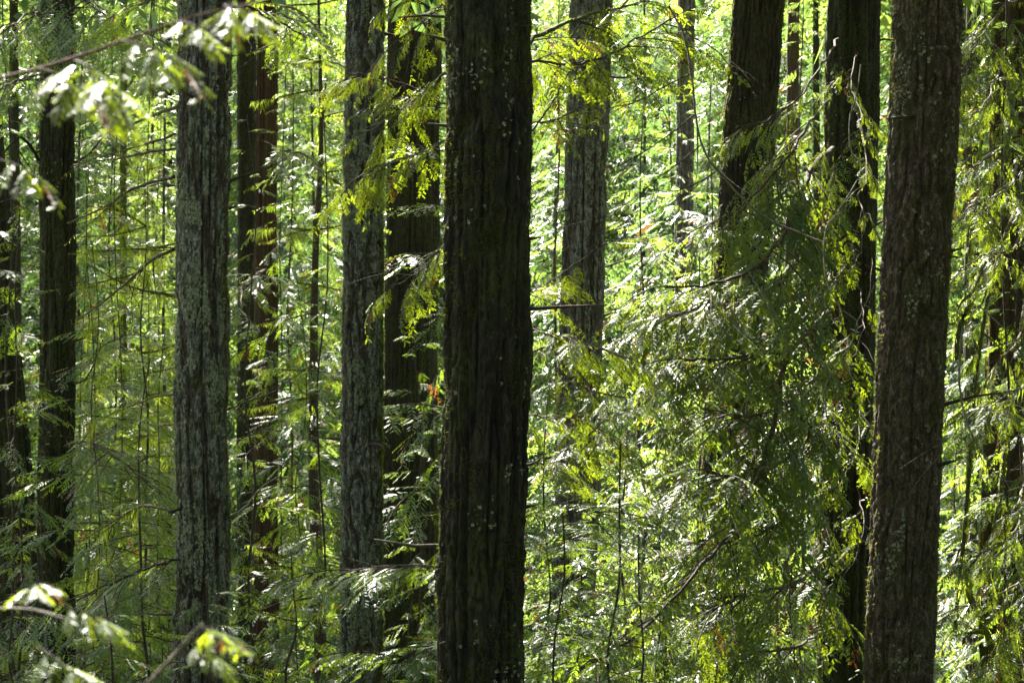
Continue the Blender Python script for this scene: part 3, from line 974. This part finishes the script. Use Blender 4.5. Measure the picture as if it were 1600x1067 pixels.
for k, (pix, n) in enumerate([([(1585, -10, 19.6), (1560, 20, 18), (1530, 60, 17), (1505, 120, 16.5)], 8), ([(1585, 60, 19.6), (1560, 110, 18), (1540, 160, 17), (1505, 190, 16.5)], 8),
                              ([(1590, 170, 19.6), (1570, 220, 18), (1540, 250, 17), (1500, 265, 16.5)], 8), ([(1590, 240, 19.6), (1580, 290, 17), (1545, 310, 16.5), (1505, 330, 16.2)], 8),
                              ([(1600, 350, 19.6), (1580, 390, 17), (1540, 400, 16.5), (1500, 420, 16.2)], 6), ([(1605, 560, 19.6), (1600, 600, 17), (1570, 620, 16.5), (1540, 640, 16.2)], 5),
                              ([(1605, 760, 19.6), (1590, 820, 17), (1560, 850, 16.5), (1520, 870, 16.2)], 8), ([(1605, 860, 19.6), (1600, 900, 17), (1560, 930, 16.5), (1500, 950, 16.2)], 8),
                              ([(1605, 920, 19.6), (1600, 980, 17), (1560, 1010, 16.5), (1540, 1050, 16.2)], 8), ([(1600, 700, 19.6), (1600, 760, 17), (1580, 800, 16.5)], 6),
                              ([(1600, 470, 19.6), (1590, 530, 17), (1565, 560, 16.5)], 5)]):
    leafy_limb(RC, pix, 4, 2, CEDAR, n, 110 + k, (70, 120), B_PALE if k % 2 else B_TWIG, 60, 0.08, drop=0.8)


# ------------------------------------------------------------------ young conifers with whorled boughs
def young_tree(px, D, top_py, label, kind, seed, wbase=8, spread=90, step=0.26, name='young_hemlock', group='young conifers', moss=0, split=False, lean=0, low=None, mat=B_TWIG, gap=0.0, dens=1.0):
    """px: photo x; top_py: photo y of its tip (may lie above the frame); spread: bough reach in photo px"""
    r = random.Random(seed)
    x = (px - 800) * K * D
    zb = G(x, D)
    zt = -(top_py - 533.5) * K * D
    base = Vector((x, D, zb))
    t = empty(name, base, label, 'tree', group)
    H = zt - zb
    pts = [Vector((lean * K * D * s / 8 + 0.07 * r.uniform(-1, 1), 0.07 * r.uniform(-1, 1), H * s / 8 - (0.2 if s == 0 else 0))) for s in range(9)]
    path = smooth_path(pts, 4)
    tb = TB()
    tb.tube(path, wbase * K * D / 2, 0.006, 10, 0, 0.06)
    link('trunk', tb.mesh('trunk', [mat], smooth=True), t)
    reach = spread * 1.3 * K * D
    step *= 0.72
    z = H * 0.12 if low is None else max(0.3, -(low - 533.5) * K * D - zb)
    az = r.uniform(0, 6.28)
    while z < H - 0.12:
        f = (z / H)
        az += 2.4 + r.uniform(-0.5, 0.5)
        l = reach * (1 - f ** 2.2) * r.uniform(0.65, 1.15) + 0.22
        if r.random() >= gap:
            i = min(int(f * (len(path) - 1)), len(path) - 2)
            a = path[i].lerp(path[i + 1], f * (len(path) - 1) - i)
            el = r.uniform(-0.55, 0.0) + 0.5 * f ** 3
            d = Vector((math.cos(az) * math.cos(el), math.sin(az) * math.cos(el), math.sin(el)))
            m4 = orient(a, a + d * l, 1.52, r.uniform(-0.5, 0.5), r.uniform(0.85, 1.15))
            kk = r.choice(kind)
            if split:
                w_ = link('branch', kk['wood'], t, m4)
                link('foliage', kk['leaf'], w_)
            else:
                link('bough', kk['both'], t, m4)
        z += step * r.uniform(0.6, 1.3) / dens
    # snags with moss
    for k in range(moss):
        zz = r.uniform(0.25, 0.95) * H
        f = zz / H
        i = min(int(f * (len(path) - 1)), len(path) - 2)
        a = path[i]
        az = r.uniform(0, 6.28)
        d = Vector((math.cos(az), math.sin(az) * 0.6, r.uniform(-0.35, 0.25)))
        q = [a]
        for s in range(5):
            d = d + Vector((r.uniform(-.2, .2), r.uniform(-.2, .2), r.uniform(-.12, .16)))
            q.append(q[-1] + d.normalized() * reach * r.uniform(0.13, 0.26))
        tb = TB()
        q = smooth_path(q, 4)
        tb.tube(q, 0.016 * D / 28, 0.004, 5, 0, 0.2)
        o = link('branch', tb.mesh('branch', [B_MOSSY], smooth=True), t)
        hang_moss(o, q, 300, 0.17, seed * 31 + k)
    return t


YT = [
    # px, D, top, label, kind, spread, extra
    (497, 28, -120, 'thin young conifer with mossy bare limbs between the reddish cedar and the slim lichened trunk', HEML, dict(wbase=26, spread=95, step=0.42, moss=40, gap=0.15)),
    (1003, 32, 120, 'young hemlock with layered white topped fronds, framed between the two furrowed trunks right of centre', YOUNG, dict(wbase=9, spread=110, step=0.18)),
    (945, 14, 690, 'bright sapling glowing in the sun at the bottom right of the widest trunk', HEML, dict(wbase=7, spread=140, step=0.075, split=True, lean=10)),
    (1062, 36, 120, 'fern like young hemlock with white arching fronds below the small far trunk', YOUNG, dict(wbase=6, spread=115, step=0.17)),
    (872, 36, -60, 'sunlit young hemlock in the narrow gap right of the widest trunk', YOUNG, dict(wbase=8, spread=95, step=0.22)),
    (28, 23, 330, 'small hemlock with bright fronds at the left edge at mid height', HEML, dict(wbase=6, spread=110, step=0.16)),
    (52, 27, 740, 'small hemlock with fine whitish fronds at the lower left behind the leftmost trunk', HEML, dict(wbase=6, spread=105, step=0.12)),
    (175, 34, -80, 'sparse young hemlock behind the limbs between the two left trunks', YOUNG, dict(wbase=5, spread=100, step=0.26)),
    (225, 21, 560, 'dusky young hemlock with blue green boughs low between the two left trunks', HEML, dict(wbase=7, spread=125, step=0.16)),
    (248, 46, -60, 'pale green young hemlock far back left of the lichened trunk', YOUNG, dict(wbase=4, spread=90, step=0.26)),
    (455, 38, -140, 'tall sunny young hemlock right of the reddish cedar', YOUNG, dict(wbase=5, spread=100, step=0.26)),
    (392, 24, 180, 'shaded young hemlock with blue green boughs between the lichened trunk and reddish cedar', HEML, dict(wbase=6, spread=85, step=0.30, gap=0.1)),
    (505, 24, 160, 'soft green young hemlock left of the slim lichened trunk', HEML, dict(wbase=5, spread=70, step=0.30, gap=0.2)),
    (655, 27, 470, 'low hemlock with white tipped fronds in front of the broad shadowed cedar', HEML, dict(wbase=6, spread=80, step=0.20)),
    (905, 19, 740, 'low bright hemlock with broad glowing fronds at the foot of the furrowed trunk', HEML, dict(wbase=6, spread=115, step=0.10)),
    (1040, 20, 760, 'low sunlit hemlock under the cedar sprays at the lower right of centre', HEML, dict(wbase=6, spread=105, step=0.11)),
    (975, 24, 560, 'sunny hemlock behind the glowing sapling', YOUNG, dict(wbase=6, spread=115, step=0.15)),
    (1110, 34, 180, 'bright young hemlock left of the trunk that leans right', YOUNG, dict(wbase=8, spread=90, step=0.24)),
    (1250, 38, -160, 'yellow green young hemlock right of the trunk that leans right', YOUNG, dict(wbase=8, spread=80, step=0.24)),
    (1215, 24, 480, 'shaded hemlock low behind the hanging cedar limbs', HEML, dict(wbase=7, spread=90, step=0.2)),
    (1150, 18, 900, 'dark small hemlock at the bottom edge below the hanging cedar limbs', HEML, dict(wbase=5, spread=95, step=0.12)),
    (1515, 28, -60, 'yellow green hemlock glowing behind the mossy limbs at the right', YOUNG, dict(wbase=8, spread=70, step=0.26, moss=16)),
    (1500, 23, 700, 'small leafy hemlock right of the foot of the stout leaning trunk', HEML, dict(wbase=5, spread=60, step=0.16)),
    (330, 13.5, 905, 'dark small hemlock at the bottom edge in front of the lichened trunk', HEML, dict(wbase=5, spread=130, step=0.10)),
    (180, 14, 930, 'dark fine needled hemlock at the bottom left', HEML, dict(wbase=5, spread=130, step=0.10)),
    (640, 20, 940, 'dark hemlock at the bottom edge left of the widest trunk', HEML, dict(wbase=5, spread=80, step=0.12)),
    (455, 22, 860, 'low mossy hemlock at the bottom between reddish cedar and slim trunk', HEML, dict(wbase=8, spread=90, step=0.2, moss=14)),
    (905, 21, 500, 'sunlit hemlock covering the foot of the grey furrowed trunk', HEML, dict(wbase=5, spread=110, step=0.13)),
    (850, 17, 620, 'narrow bright hemlock tucked against the right side of the widest trunk', HEML, dict(wbase=5, spread=90, step=0.11)),
    (150, 22, 380, 'broad hemlock with sweeping blue green boughs between the two left trunks', HEML, dict(mat=B_MOSSY, wbase=2.4, spread=135, step=0.22)),
    (232, 29, 60, 'slender hemlock close behind the left side of the lichened trunk', HEML, dict(mat=B_MOSSY, wbase=2.4, spread=115, step=0.26)),
    (440, 27, 90, 'shaded hemlock directly right of the slender reddish cedar', HEML, dict(mat=B_MOSSY, wbase=2.4, spread=110, step=0.26)),
    (545, 30, 300, 'soft hemlock close behind the left side of the slim lichened trunk', HEML, dict(mat=B_MOSSY, wbase=2.4, spread=110, step=0.24)),
    (130, 32, -60, 'tall shaded hemlock touching the right side of the leftmost dark trunk', YOUNG, dict(mat=B_MOSSY, wbase=2.4, spread=110, step=0.24)),
    (880, 13.6, 800, 'low bright sapling with broad lime fronds touching the foot of the widest trunk', HEML, dict(mat=B_TWIG, wbase=5, spread=115, step=0.085)),
    (1010, 14.2, 830, 'bushy lime green sapling at the bottom edge below the glowing pool of light', CEDAR, dict(mat=B_TWIG, wbase=5, spread=120, step=0.09)),
    (1600, 19, 60, 'dark hemlock cut by the right edge beside the mossy cedar', HEML, dict(wbase=4, spread=60, step=0.16)),
    (1545, 22, -160, 'dark hemlock at the right edge, close behind the mossy limbs', HEML, dict(wbase=4, spread=75, step=0.15)),
    (1512, 32, -120, 'shaded tall hemlock in the gap right of the stout plated trunk', HEML, dict(wbase=4, spread=75, step=0.2)),
    (185, 25, 120, 'blue green hemlock filling the middle of the gap between the two left trunks', HEML, dict(mat=B_MOSSY, wbase=2.4, spread=115, step=0.22)),
    (250, 23, 520, 'low blue green hemlock with level boughs against the left side of the lichened trunk', HEML, dict(mat=B_MOSSY, wbase=2.4, spread=125, step=0.17)),
    (470, 25, 430, 'low hemlock with level boughs between the reddish cedar and the slim trunk', HEML, dict(mat=B_MOSSY, wbase=2.4, spread=110, step=0.2)),
    (12, 26, -160, 'tall shaded hemlock veiling the left edge of the photo from top to middle', HEML, dict(wbase=6, spread=110, step=0.14, low=520)),
    (1165, 21, 300, 'shaded hemlock veiling the foot of the trunk that leans right', HEML, dict(wbase=6, spread=95, step=0.15)),
    (1095, 23, 380, 'half sunlit hemlock left of the foot of the trunk that leans right', HEML, dict(wbase=6, spread=95, step=0.17)),
    (140, 27, 250, 'blue green hemlock right beside the leftmost dark trunk', HEML, dict(mat=B_MOSSY, wbase=2.4, spread=85, step=0.26)),
    (300, 26, 350, 'blue green hemlock showing past both sides of the lichened trunk', HEML, dict(mat=B_MOSSY, wbase=2.4, spread=110, step=0.26)),
    (1568, 17.5, -160, 'shaded hemlock veiling the upper part of the right edge cedar', HEML, dict(wbase=5, spread=85, step=0.16, low=430)),
    (228, 27, 260, 'spindly dead topped conifer with glowing moss on its limbs, left of the lichened trunk', HEML, dict(wbase=7, spread=95, step=0.5, gap=0.6, moss=44)),
    (20, 17, 900, 'dark hemlock filling the bottom left corner', HEML, dict(wbase=6, spread=110, step=0.11)),
]
for k, (px, D, tp, lab, kind, ex) in enumerate(YT):
    young_tree(px, D, tp, lab, kind, 700 + k, **ex)

# overhanging dark limbs at the upper left
for k, (key, pix, n, size) in enumerate([
    ('L1', [(80, 30, 23.8), (50, 20, 22.5), (20, 40, 21.5), (-20, 70, 21)], 8, (80, 140)),
    ('L1', [(80, -20, 23.8), (120, -10, 22.5), (160, 20, 21.5), (200, 45, 21)], 8, (80, 140)),
    ('L1', [(80, 110, 23.8), (50, 120, 22.5), (20, 130, 21.5), (-20, 150, 21)], 7, (70, 120)),
    ('L2', [(290, -10, 18), (240, 0, 19), (200, 20, 20), (150, 60, 21)], 9, (70, 120)),
    ('L2', [(340, 20, 18), (380, 10, 18.6), (430, 30, 19.4), (480, 60, 20)], 6, (70, 110)),
    ('RED', [(420, 240, 30), (440, 235, 28), (470, 240, 27), (500, 260, 26)], 6, (60, 100)),
    ('RED', [(420, 420, 30), (400, 430, 28), (380, 450, 27), (375, 480, 26)], 6, (60, 100)),
    ('RED', [(420, 20, 30), (450, 10, 28), (480, 30, 27), (510, 60, 26)], 6, (60, 100)),
    ('L2', [(300, 870, 18), (250, 880, 17.6), (200, 900, 17.2), (130, 930, 17)], 8, (80, 130)),
    ('L1', [(95, 700, 24), (140, 690, 22.5), (190, 720, 21.5), (250, 770, 21)], 9, (80, 130)),
]):
    leafy_limb(T_(key), pix, 5, 2, HEML, n, 600 + k, size, B_TWIG, 30, 0.06, drop=0.4)

for tr_, a_, b_ in ((cb, (676, 590, 15.4), (684, 630, 15.4)), (R7, (1128, 985, 17.2), (1140, 1025, 17.2)), (R7, (1115, 965, 17.2), (1122, 1000, 17.2)), (cb, (985, 530, 14.4), (1000, 545, 14.4))):
    link('dead_spray', DEADB, tr_, orient(P(*a_) - tr_.location, P(*b_) - tr_.location, 0.5, rng.uniform(-1, 1)))
# ------------------------------------------------------------------ near blurred branches at the left
nt_ = empty('hemlock_tree', Vector((-2.6, 6.2, G(-2.6, 6.2))), 'out of focus hemlock just outside the left edge whose fronds cross the corners', 'tree', 'near out of focus conifers')
tb = TB()
tb.tube([Vector((0, 0, -0.2)), Vector((0.03, 0, 2)), Vector((0, 0.02, 4)), Vector((0.02, 0, 7)), Vector((0, 0, 9))], 0.10, 0.03, 16, 0, 0.05)
link('trunk', tb.mesh('trunk', [B_TWIG], smooth=True), nt_)
near = [
    ([(-200, 160, 6.0), (-60, 135, 5.4), (70, 105, 5.0), (190, 65, 4.8), (300, 28, 4.7), (440, -5, 4.6)], 7, 3, 0),
    ([(-200, 1000, 6.0), (-60, 960, 5.2), (30, 950, 4.8), (100, 965, 4.6)], 6, 3, 1),
    ([(230, 1067, 4.6), (275, 1020, 4.5), (300, 990, 4.5), (317, 975, 4.5)], 6, 5, 2),
    ([(-200, 300, 6.0), (-60, 260, 5.4), (0, 250, 5.2)], 5, 3, 3),
]
NB = [bough_pair('near_bough', 400 + i, M_CEDAR, L=1.6, sec_step=0.15, sec_len=0.80, ter_step=0.055, ter_len=0.22, w=0.020,
                 lobes=2, droop=0.25, hang=0.5, gap=0.05) for i in range(2)]
for k, (pix, w0, w1, s) in enumerate(near):
    br(nt_, pix, w0, w1, B_RED if k == 0 else B_PALE, 0, 0, 0, 500 + k, 0.002)
nb = [((60, 108, 5.0), (180, 150, 4.7)), ((110, 95, 5.0), (225, 135, 4.6)), ((185, 65, 4.8), (325, 92, 4.5)), ((215, 55, 4.8), (330, 70, 4.5)), ((275, 35, 4.7), (352, 48, 4.5)),
      ((350, 8, 4.6), (430, 22, 4.4)), ((350, 8, 4.6), (380, 45, 4.4)), ((100, 105, 5.0), (95, 235, 4.9)), ((150, 90, 4.9), (165, 190, 4.8)), ((0, 250, 5.2), (100, 285, 5.0)),
      ((90, 945, 4.5), (210, 975, 4.4)), ((85, 950, 4.6), (165, 1025, 4.4)), ((30, 930, 4.6), (95, 890, 4.4)), ((0, 990, 4.8), (90, 1010, 4.6)), ((60, 1010, 4.6), (155, 1060, 4.4)),
      ((-40, 1000, 4.8), (60, 1060, 4.6)), ((310, 985, 4.5), (395, 1000, 4.4)), ((300, 992, 4.5), (240, 1005, 4.4)), ((295, 1000, 4.5), (375, 1040, 4.4)), ((280, 1020, 4.5), (350, 1070, 4.3)),
      ((305, 985, 4.5), (360, 975, 4.8)), ((-40, 330, 5.4), (20, 300, 5.2))]
for a, b in nb[::2] + nb[1:10:4]:
    add_bough(nt_, rng.choice(NB), P(*a), P(*b), rng.uniform(-0.3, 0.1), True, 0.9)


# ------------------------------------------------------------------ background conifers: merged crowns
LOD = []
for i in range(3):
    tb, _ = make_bough(900 + i, L=1.6, sec_step=0.12, sec_len=0.70, ter_step=0.065, ter_len=0.16, w=0.022, lobes=0, side_droop=(0.45, 0.0), droop=0.2 + 0.1 * i, hang=0.5, gap=0.12, wood=False)
    LOD.append(tb.arrays())


def crown_mesh(seed, H=12.0, R=2.3, n=110, bare=0.06, shape=1.6):
    r = random.Random(seed)
    Vs, Fs, As = [], [], []
    off = 0
    for k in range(n):
        f = bare + (1 - bare) * (k + r.random()) / n
        l = R * (1 - f ** shape) * r.uniform(0.55, 1.15) + 0.3
        az = k * 2.4 + r.uniform(-0.5, 0.5)
        el = r.uniform(-0.65, 0.0) + 0.6 * f ** 3
        a = Vector((0, 0, f * H))
        d = Vector((math.cos(az) * math.cos(el), math.sin(az) * math.cos(el), math.sin(el)))
        m4 = np.array(orient(a, a + d * l, 1.52, r.uniform(-0.6, 0.6), 1.0))
        V, F, M, A = LOD[k % 3]
        Vs.append(V @ m4[:3, :3].T + m4[:3, 3])
        Fs.append(F + off)
        As.append(np.clip(A + r.uniform(-0.15, 0.2), 0.05, 1.2))
        off += len(V)
    for k in range(n // 2):                       # short inner boughs close to the stem
        f = bare + (1 - bare) * (k + r.random()) / (n // 2)
        az, a = r.uniform(0, 6.28), Vector((0, 0, f * H))
        d = Vector((math.cos(az), math.sin(az), r.uniform(-0.9, -0.2))).normalized()
        m4 = np.array(orient(a - d * 0.05, a + d * r.uniform(0.5, 0.9), 1.52, r.uniform(-0.6, 0.6), 1.2))
        V, F, M, A = LOD[k % 3]
        Vs.append(V @ m4[:3, :3].T + m4[:3, 3])
        Fs.append(F + off)
        As.append(np.clip(A, 0.05, 1))
        off += len(V)
    V = np.concatenate(Vs).astype(np.float32)
    return mesh_from('crown', V, np.concatenate(Fs), [M_DEEP if seed % 2 else M_FAR], None, np.concatenate(As))


CROWNS = [crown_mesh(1000 + i, n=[150, 140, 150, 130][i], R=[2.5, 3.0, 2.2, 2.8][i]) for i in range(4)]
CANOPY = [crown_mesh(1100 + i, H=11, R=3.2, n=70, bare=0.0) for i in range(2)]
TR = TB()
TR.tube(smooth_path([Vector((0, 0, -0.5)), Vector((0.12, 0, 3)), Vector((-0.08, 0.1, 7)), Vector((0.03, 0, 12))], 4), 0.055, 0.02, 10, 0, 0.05)
TRM = TR.mesh('trunk', [B_TWIG], smooth=True)


def far_tree(x, y, s, k, label, group, rz=0.0):
    t = empty('background_conifer', Vector((x, y, G(x, y))), label, 'tree', group)
    t.scale = (s, s, s)
    t.rotation_euler = (0, 0, rz)
    link('trunk', TRM, t)
    link('crown', CROWNS[k % len(CROWNS)], t)
    return t


r = random.Random(99)
GAPS = [(-400, 0, 'just outside the left edge'), (0, 62, 'left of the leftmost dark trunk'), (62, 195, 'right of the leftmost dark trunk'), (195, 360, 'around the lichened trunk on the left'),
        (360, 440, 'around the slender reddish cedar'), (440, 535, 'left of the slim lichened trunk'), (535, 690, 'around the broad shadowed cedar'), (690, 880, 'right of the widest trunk'),
        (880, 960, 'around the grey furrowed trunk'), (960, 1060, 'right of the grey furrowed trunk'), (1060, 1130, 'left of the leaning brown trunk'), (1130, 1290, 'right of the leaning brown trunk'),
        (1290, 1500, 'around the stout plated trunk'), (1500, 1600, 'beside the right edge cedar'), (1600, 2400, 'just outside the right edge')]
ORD = ['nearest', 'second nearest', 'third nearest', 'fourth nearest', 'fifth nearest', 'sixth nearest', 'seventh nearest', 'eighth nearest', 'ninth nearest', 'tenth nearest', 'eleventh nearest', 'twelfth nearest', 'thirteenth nearest', 'fourteenth nearest', 'fifteenth nearest']
spots = []
for (y0, y1, n, s0, s1) in [(42, 52, 7, 0.9, 1.3), (52, 62, 11, 1.1, 1.5), (62, 75, 17, 1.1, 1.7), (76, 92, 24, 1.3, 1.9), (93, 125, 32, 1.6, 2.3)]:
    for k in range(n):
        y = r.uniform(y0, y1)
        half = 0.29 * y + 2
        x = -half + 2 * half * (k + r.uniform(0.1, 0.9)) / n
        spots.append((y, x, r.uniform(s0, s1), r.randrange(4), r.uniform(0, 6.28)))
spots.sort()
seen = {}
for y, x, s_, k, rz in spots:
    px = x / (K * y) + 800
    for a, b, nm in GAPS:
        if a <= px < b:
            break
    q = seen.get(nm, 0)
    seen[nm] = q + 1
    far_tree(x, y, s_, k, ORD[q] + ' of the green backdrop conifers ' + nm, 'backdrop conifers', rz)
nfar = len(spots)

# tall conifers tucked behind the large trunks, added so their unseen crowns cast shade
TALL = TB()
TALL.tube(smooth_path([Vector((0, 0, -0.5)), Vector((0.05, 0, 8)), Vector((0, 0.06, 16)), Vector((0.03, 0, 30))], 4), 0.20, 0.03, 12, 0, 0.05)
TALLM = TALL.mesh('trunk', [B_BLACK], smooth=True)
for j, (px, D, nm) in enumerate([(90, 60, 'leftmost dark trunk'), (92, 30, 'leftmost dark trunk'), (92, 42, 'leftmost dark trunk'), (315, 25, 'lichened trunk on the left'), (314, 50, 'lichened trunk on the left'), (316, 70, 'lichened trunk on the left'),
                     (1328, 34, 'blackish draped trunk'), (1325, 50, 'blackish draped trunk'),
                     (1425, 27, 'stout plated trunk'), (1428, 40, 'stout plated trunk'), (1425, 58, 'stout plated trunk'), (-230, 36, 'left edge, well outside the photo'), (-260, 52, 'left edge, well outside the photo'), (-150, 64, 'left edge, well outside the photo'), (1580, 32, 'right edge cedar'), (1582, 48, 'right edge cedar'),
                     (1700, 24, 'right edge of the photo'), (1720, 38, 'right edge of the photo'), (20, 44, 'cut off cedar at the left edge'), (-90, 30, 'left edge of the photo'), (-80, 46, 'left edge of the photo')]):
    x = (px - 800) * K * D
    t = empty('conifer_tree', Vector((x, D, G(x, D))), (['farthest ', 'nearest ', 'second nearest ', 'nearest ', 'second nearest ', 'farthest ', 'nearer ', 'farther ', 'nearest ', 'second nearest ', 'farthest ', 'nearest ', 'second nearest ', 'farthest ', 'nearer ', 'farther ', 'nearer ', 'farther ', '', 'nearer ', 'farther '][j]) + 'tall conifer added for shade behind the ' + nm, 'tree', 'added tall conifers shading the forest')
    link('trunk', TALLM, t)
    o = link('crown', CANOPY[j % 2], t)
    sc_ = rng.uniform(1.15, 1.5)
    o.location = (0, 0, P(0, 0, D).z + 2.2 - t.location.z)
    o.scale = (sc_, sc_, sc_)
    o.rotation_euler = (0, 0, rng.uniform(0, 6.28))

for k, (px, D, nm) in enumerate([(60, 74, 'left of the leftmost dark trunk'), (262, 80, 'left of the lichened trunk'), (380, 76, 'behind the slender reddish cedar'), (1335, 70, 'behind the blackish draped trunk'),
                                 (1440, 80, 'behind the stout plated trunk'), (1560, 70, 'at the right edge'), (1275, 60, 'left of the blackish draped trunk'), (1640, 55, 'just outside the right edge'), (1505, 62, 'right of the stout plated trunk'), (1700, 80, 'outside the right edge'), (-60, 62, 'at the left edge')]):  # unseen far crowns added to shade the backdrop at both sides
    x = (px - 800) * K * D
    t = empty('conifer_tree', Vector((x, D, G(x, D))), 'very distant tall conifer ' + nm + ', its unseen crown added for shade', 'tree', 'added tall conifers shading the forest')
    link('trunk', TALLM, t)
    o = link('crown', CANOPY[k % 2], t)
    o.location = (0, 0, P(0, 0, D).z + 1.0 - t.location.z)
    o.scale = (1.9, 1.9, 1.5)
    o.rotation_euler = (0, 0, k * 1.1)

# crowns of the tall trees, above the picture
for j, (k, b) in enumerate(BIG.items()):
    if k in ('CB', 'HB', 'F1', 'F3', 'BC', 'DK', 'RED', 'R5', 'R6', 'L2', 'LC', 'L1'):
        continue
    t = b['t']
    s = rng.uniform(1.0, 1.35)
    z0 = P(0, 0, b['D']).z + {'R7': 2.8, 'R8': 3.2, 'RC': 2.8, 'L1': 2.8, 'C': 9, 'L3': 9, 'R5': 9, 'R6': 9, 'BC': 5, 'DK': 4, 'RED': 4}.get(k, 3.8)
    pt = b['base'] + b['dir'] * (z0 - b['base'].z)
    o = link('crown', CANOPY[j % 2], t)
    o.location = pt - t.location
    o.scale = (s, s, s)
    o.rotation_euler = (0, 0, rng.uniform(0, 6.28))

# unseen conifers added at the sides and behind the viewer to cut sky fill
for k, (x, y, sc_, w_) in enumerate([(-14, -9, 1.9, 'leftmost'), (-7.5, -12, 1.8, 'second from the left'), (-1.5, -16, 2.0, 'middle'), (5, -12, 1.8, 'second from the right'), (12, -9, 1.9, 'rightmost')]):
    far_tree(x, y, sc_, k, w_ + ' of the unseen conifers added behind the viewer to block skylight', 'added conifers behind the viewer', k * 1.3)
for k, (x, y, sc_) in enumerate([(-11, 0, 1.7), (-10, 9, 1.6), (11, 1, 1.7), (10, 10, 1.6)]):
    far_tree(x, y, sc_, k, ('nearer ' if k % 2 == 0 else 'farther ') + 'unseen conifer added beside the viewer to block skylight, outside the ' + ('left' if x < 0 else 'right') + ' edge', 'added conifers beside the viewer', k * 1.3)

for k, (x, y, nm) in enumerate([(6.2, 7, 'nearest'), (6.6, 11.5, 'second nearest'), (7.2, 15.5, 'third nearest'), (3.5, -3, 'last, behind the viewer,'), (-3.5, -6, 'leftmost, behind the viewer,')]):  # unseen overhead crowns added to hold sky fill off the foliage
    t = empty('conifer_tree', Vector((x, y, G(x, y))), nm + ' of the unseen tall conifers added outside the view to block skylight', 'tree', 'added tall conifers beside the viewer')
    link('trunk', TALLM, t)
    o = link('crown', CANOPY[k % 2], t)
    o.location = (0, 0, P(0, 0, max(y, 8)).z + 2.6 - t.location.z)
    o.scale = (1.45, 1.45, 1.3)
    o.rotation_euler = (0, 0, k * 1.9)

# ------------------------------------------------------------------ undergrowth
tb = TB()
r = random.Random(5)
for k in range(3000):
    y = 8 + 62 * r.random() ** 1.1
    x = r.uniform(-1, 1) * (0.28 * y + 2)
    z = G(x, y)
    c = Vector((x, y, z))
    h = r.uniform(0.35, 0.9)
    nf = r.randint(4, 6)
    a0 = r.uniform(0, 6.28)
    v = r.uniform(0.1, 0.9)
    for f in range(nf):
        a = a0 + f * 6.28 / nf + r.uniform(-0.3, 0.3)
        d = Vector((math.cos(a), math.sin(a), 0))
        sd = Vector((-d.y, d.x, 0))
        prev = c
        for s in range(1, 6):
            u = s / 5
            q = c + d * h * u * 1.0 + Vector((0, 0, h * (1.25 * u - 0.85 * u * u)))
            w_ = 0.13 * h * math.sin(min(1, u + 0.12) * 2.9) + 0.02
            for sg in (-1, 1):
                tb.tri(prev, prev.lerp(q, 0.6) + sd * sg * w_ * 1.2 - Vector((0, 0, 0.03)), q, 0, v)
            prev = q
u = link('undergrowth', tb.mesh('undergrowth', [M_BROAD]))
u['kind'] = 'stuff'
u['label'] = 'ferns and low shrubs covering the forest floor'
print('triangles unique:', sum(len(m.polygons) for m in bpy.data.meshes), 'objects', len(bpy.data.objects), 'far', nfar)
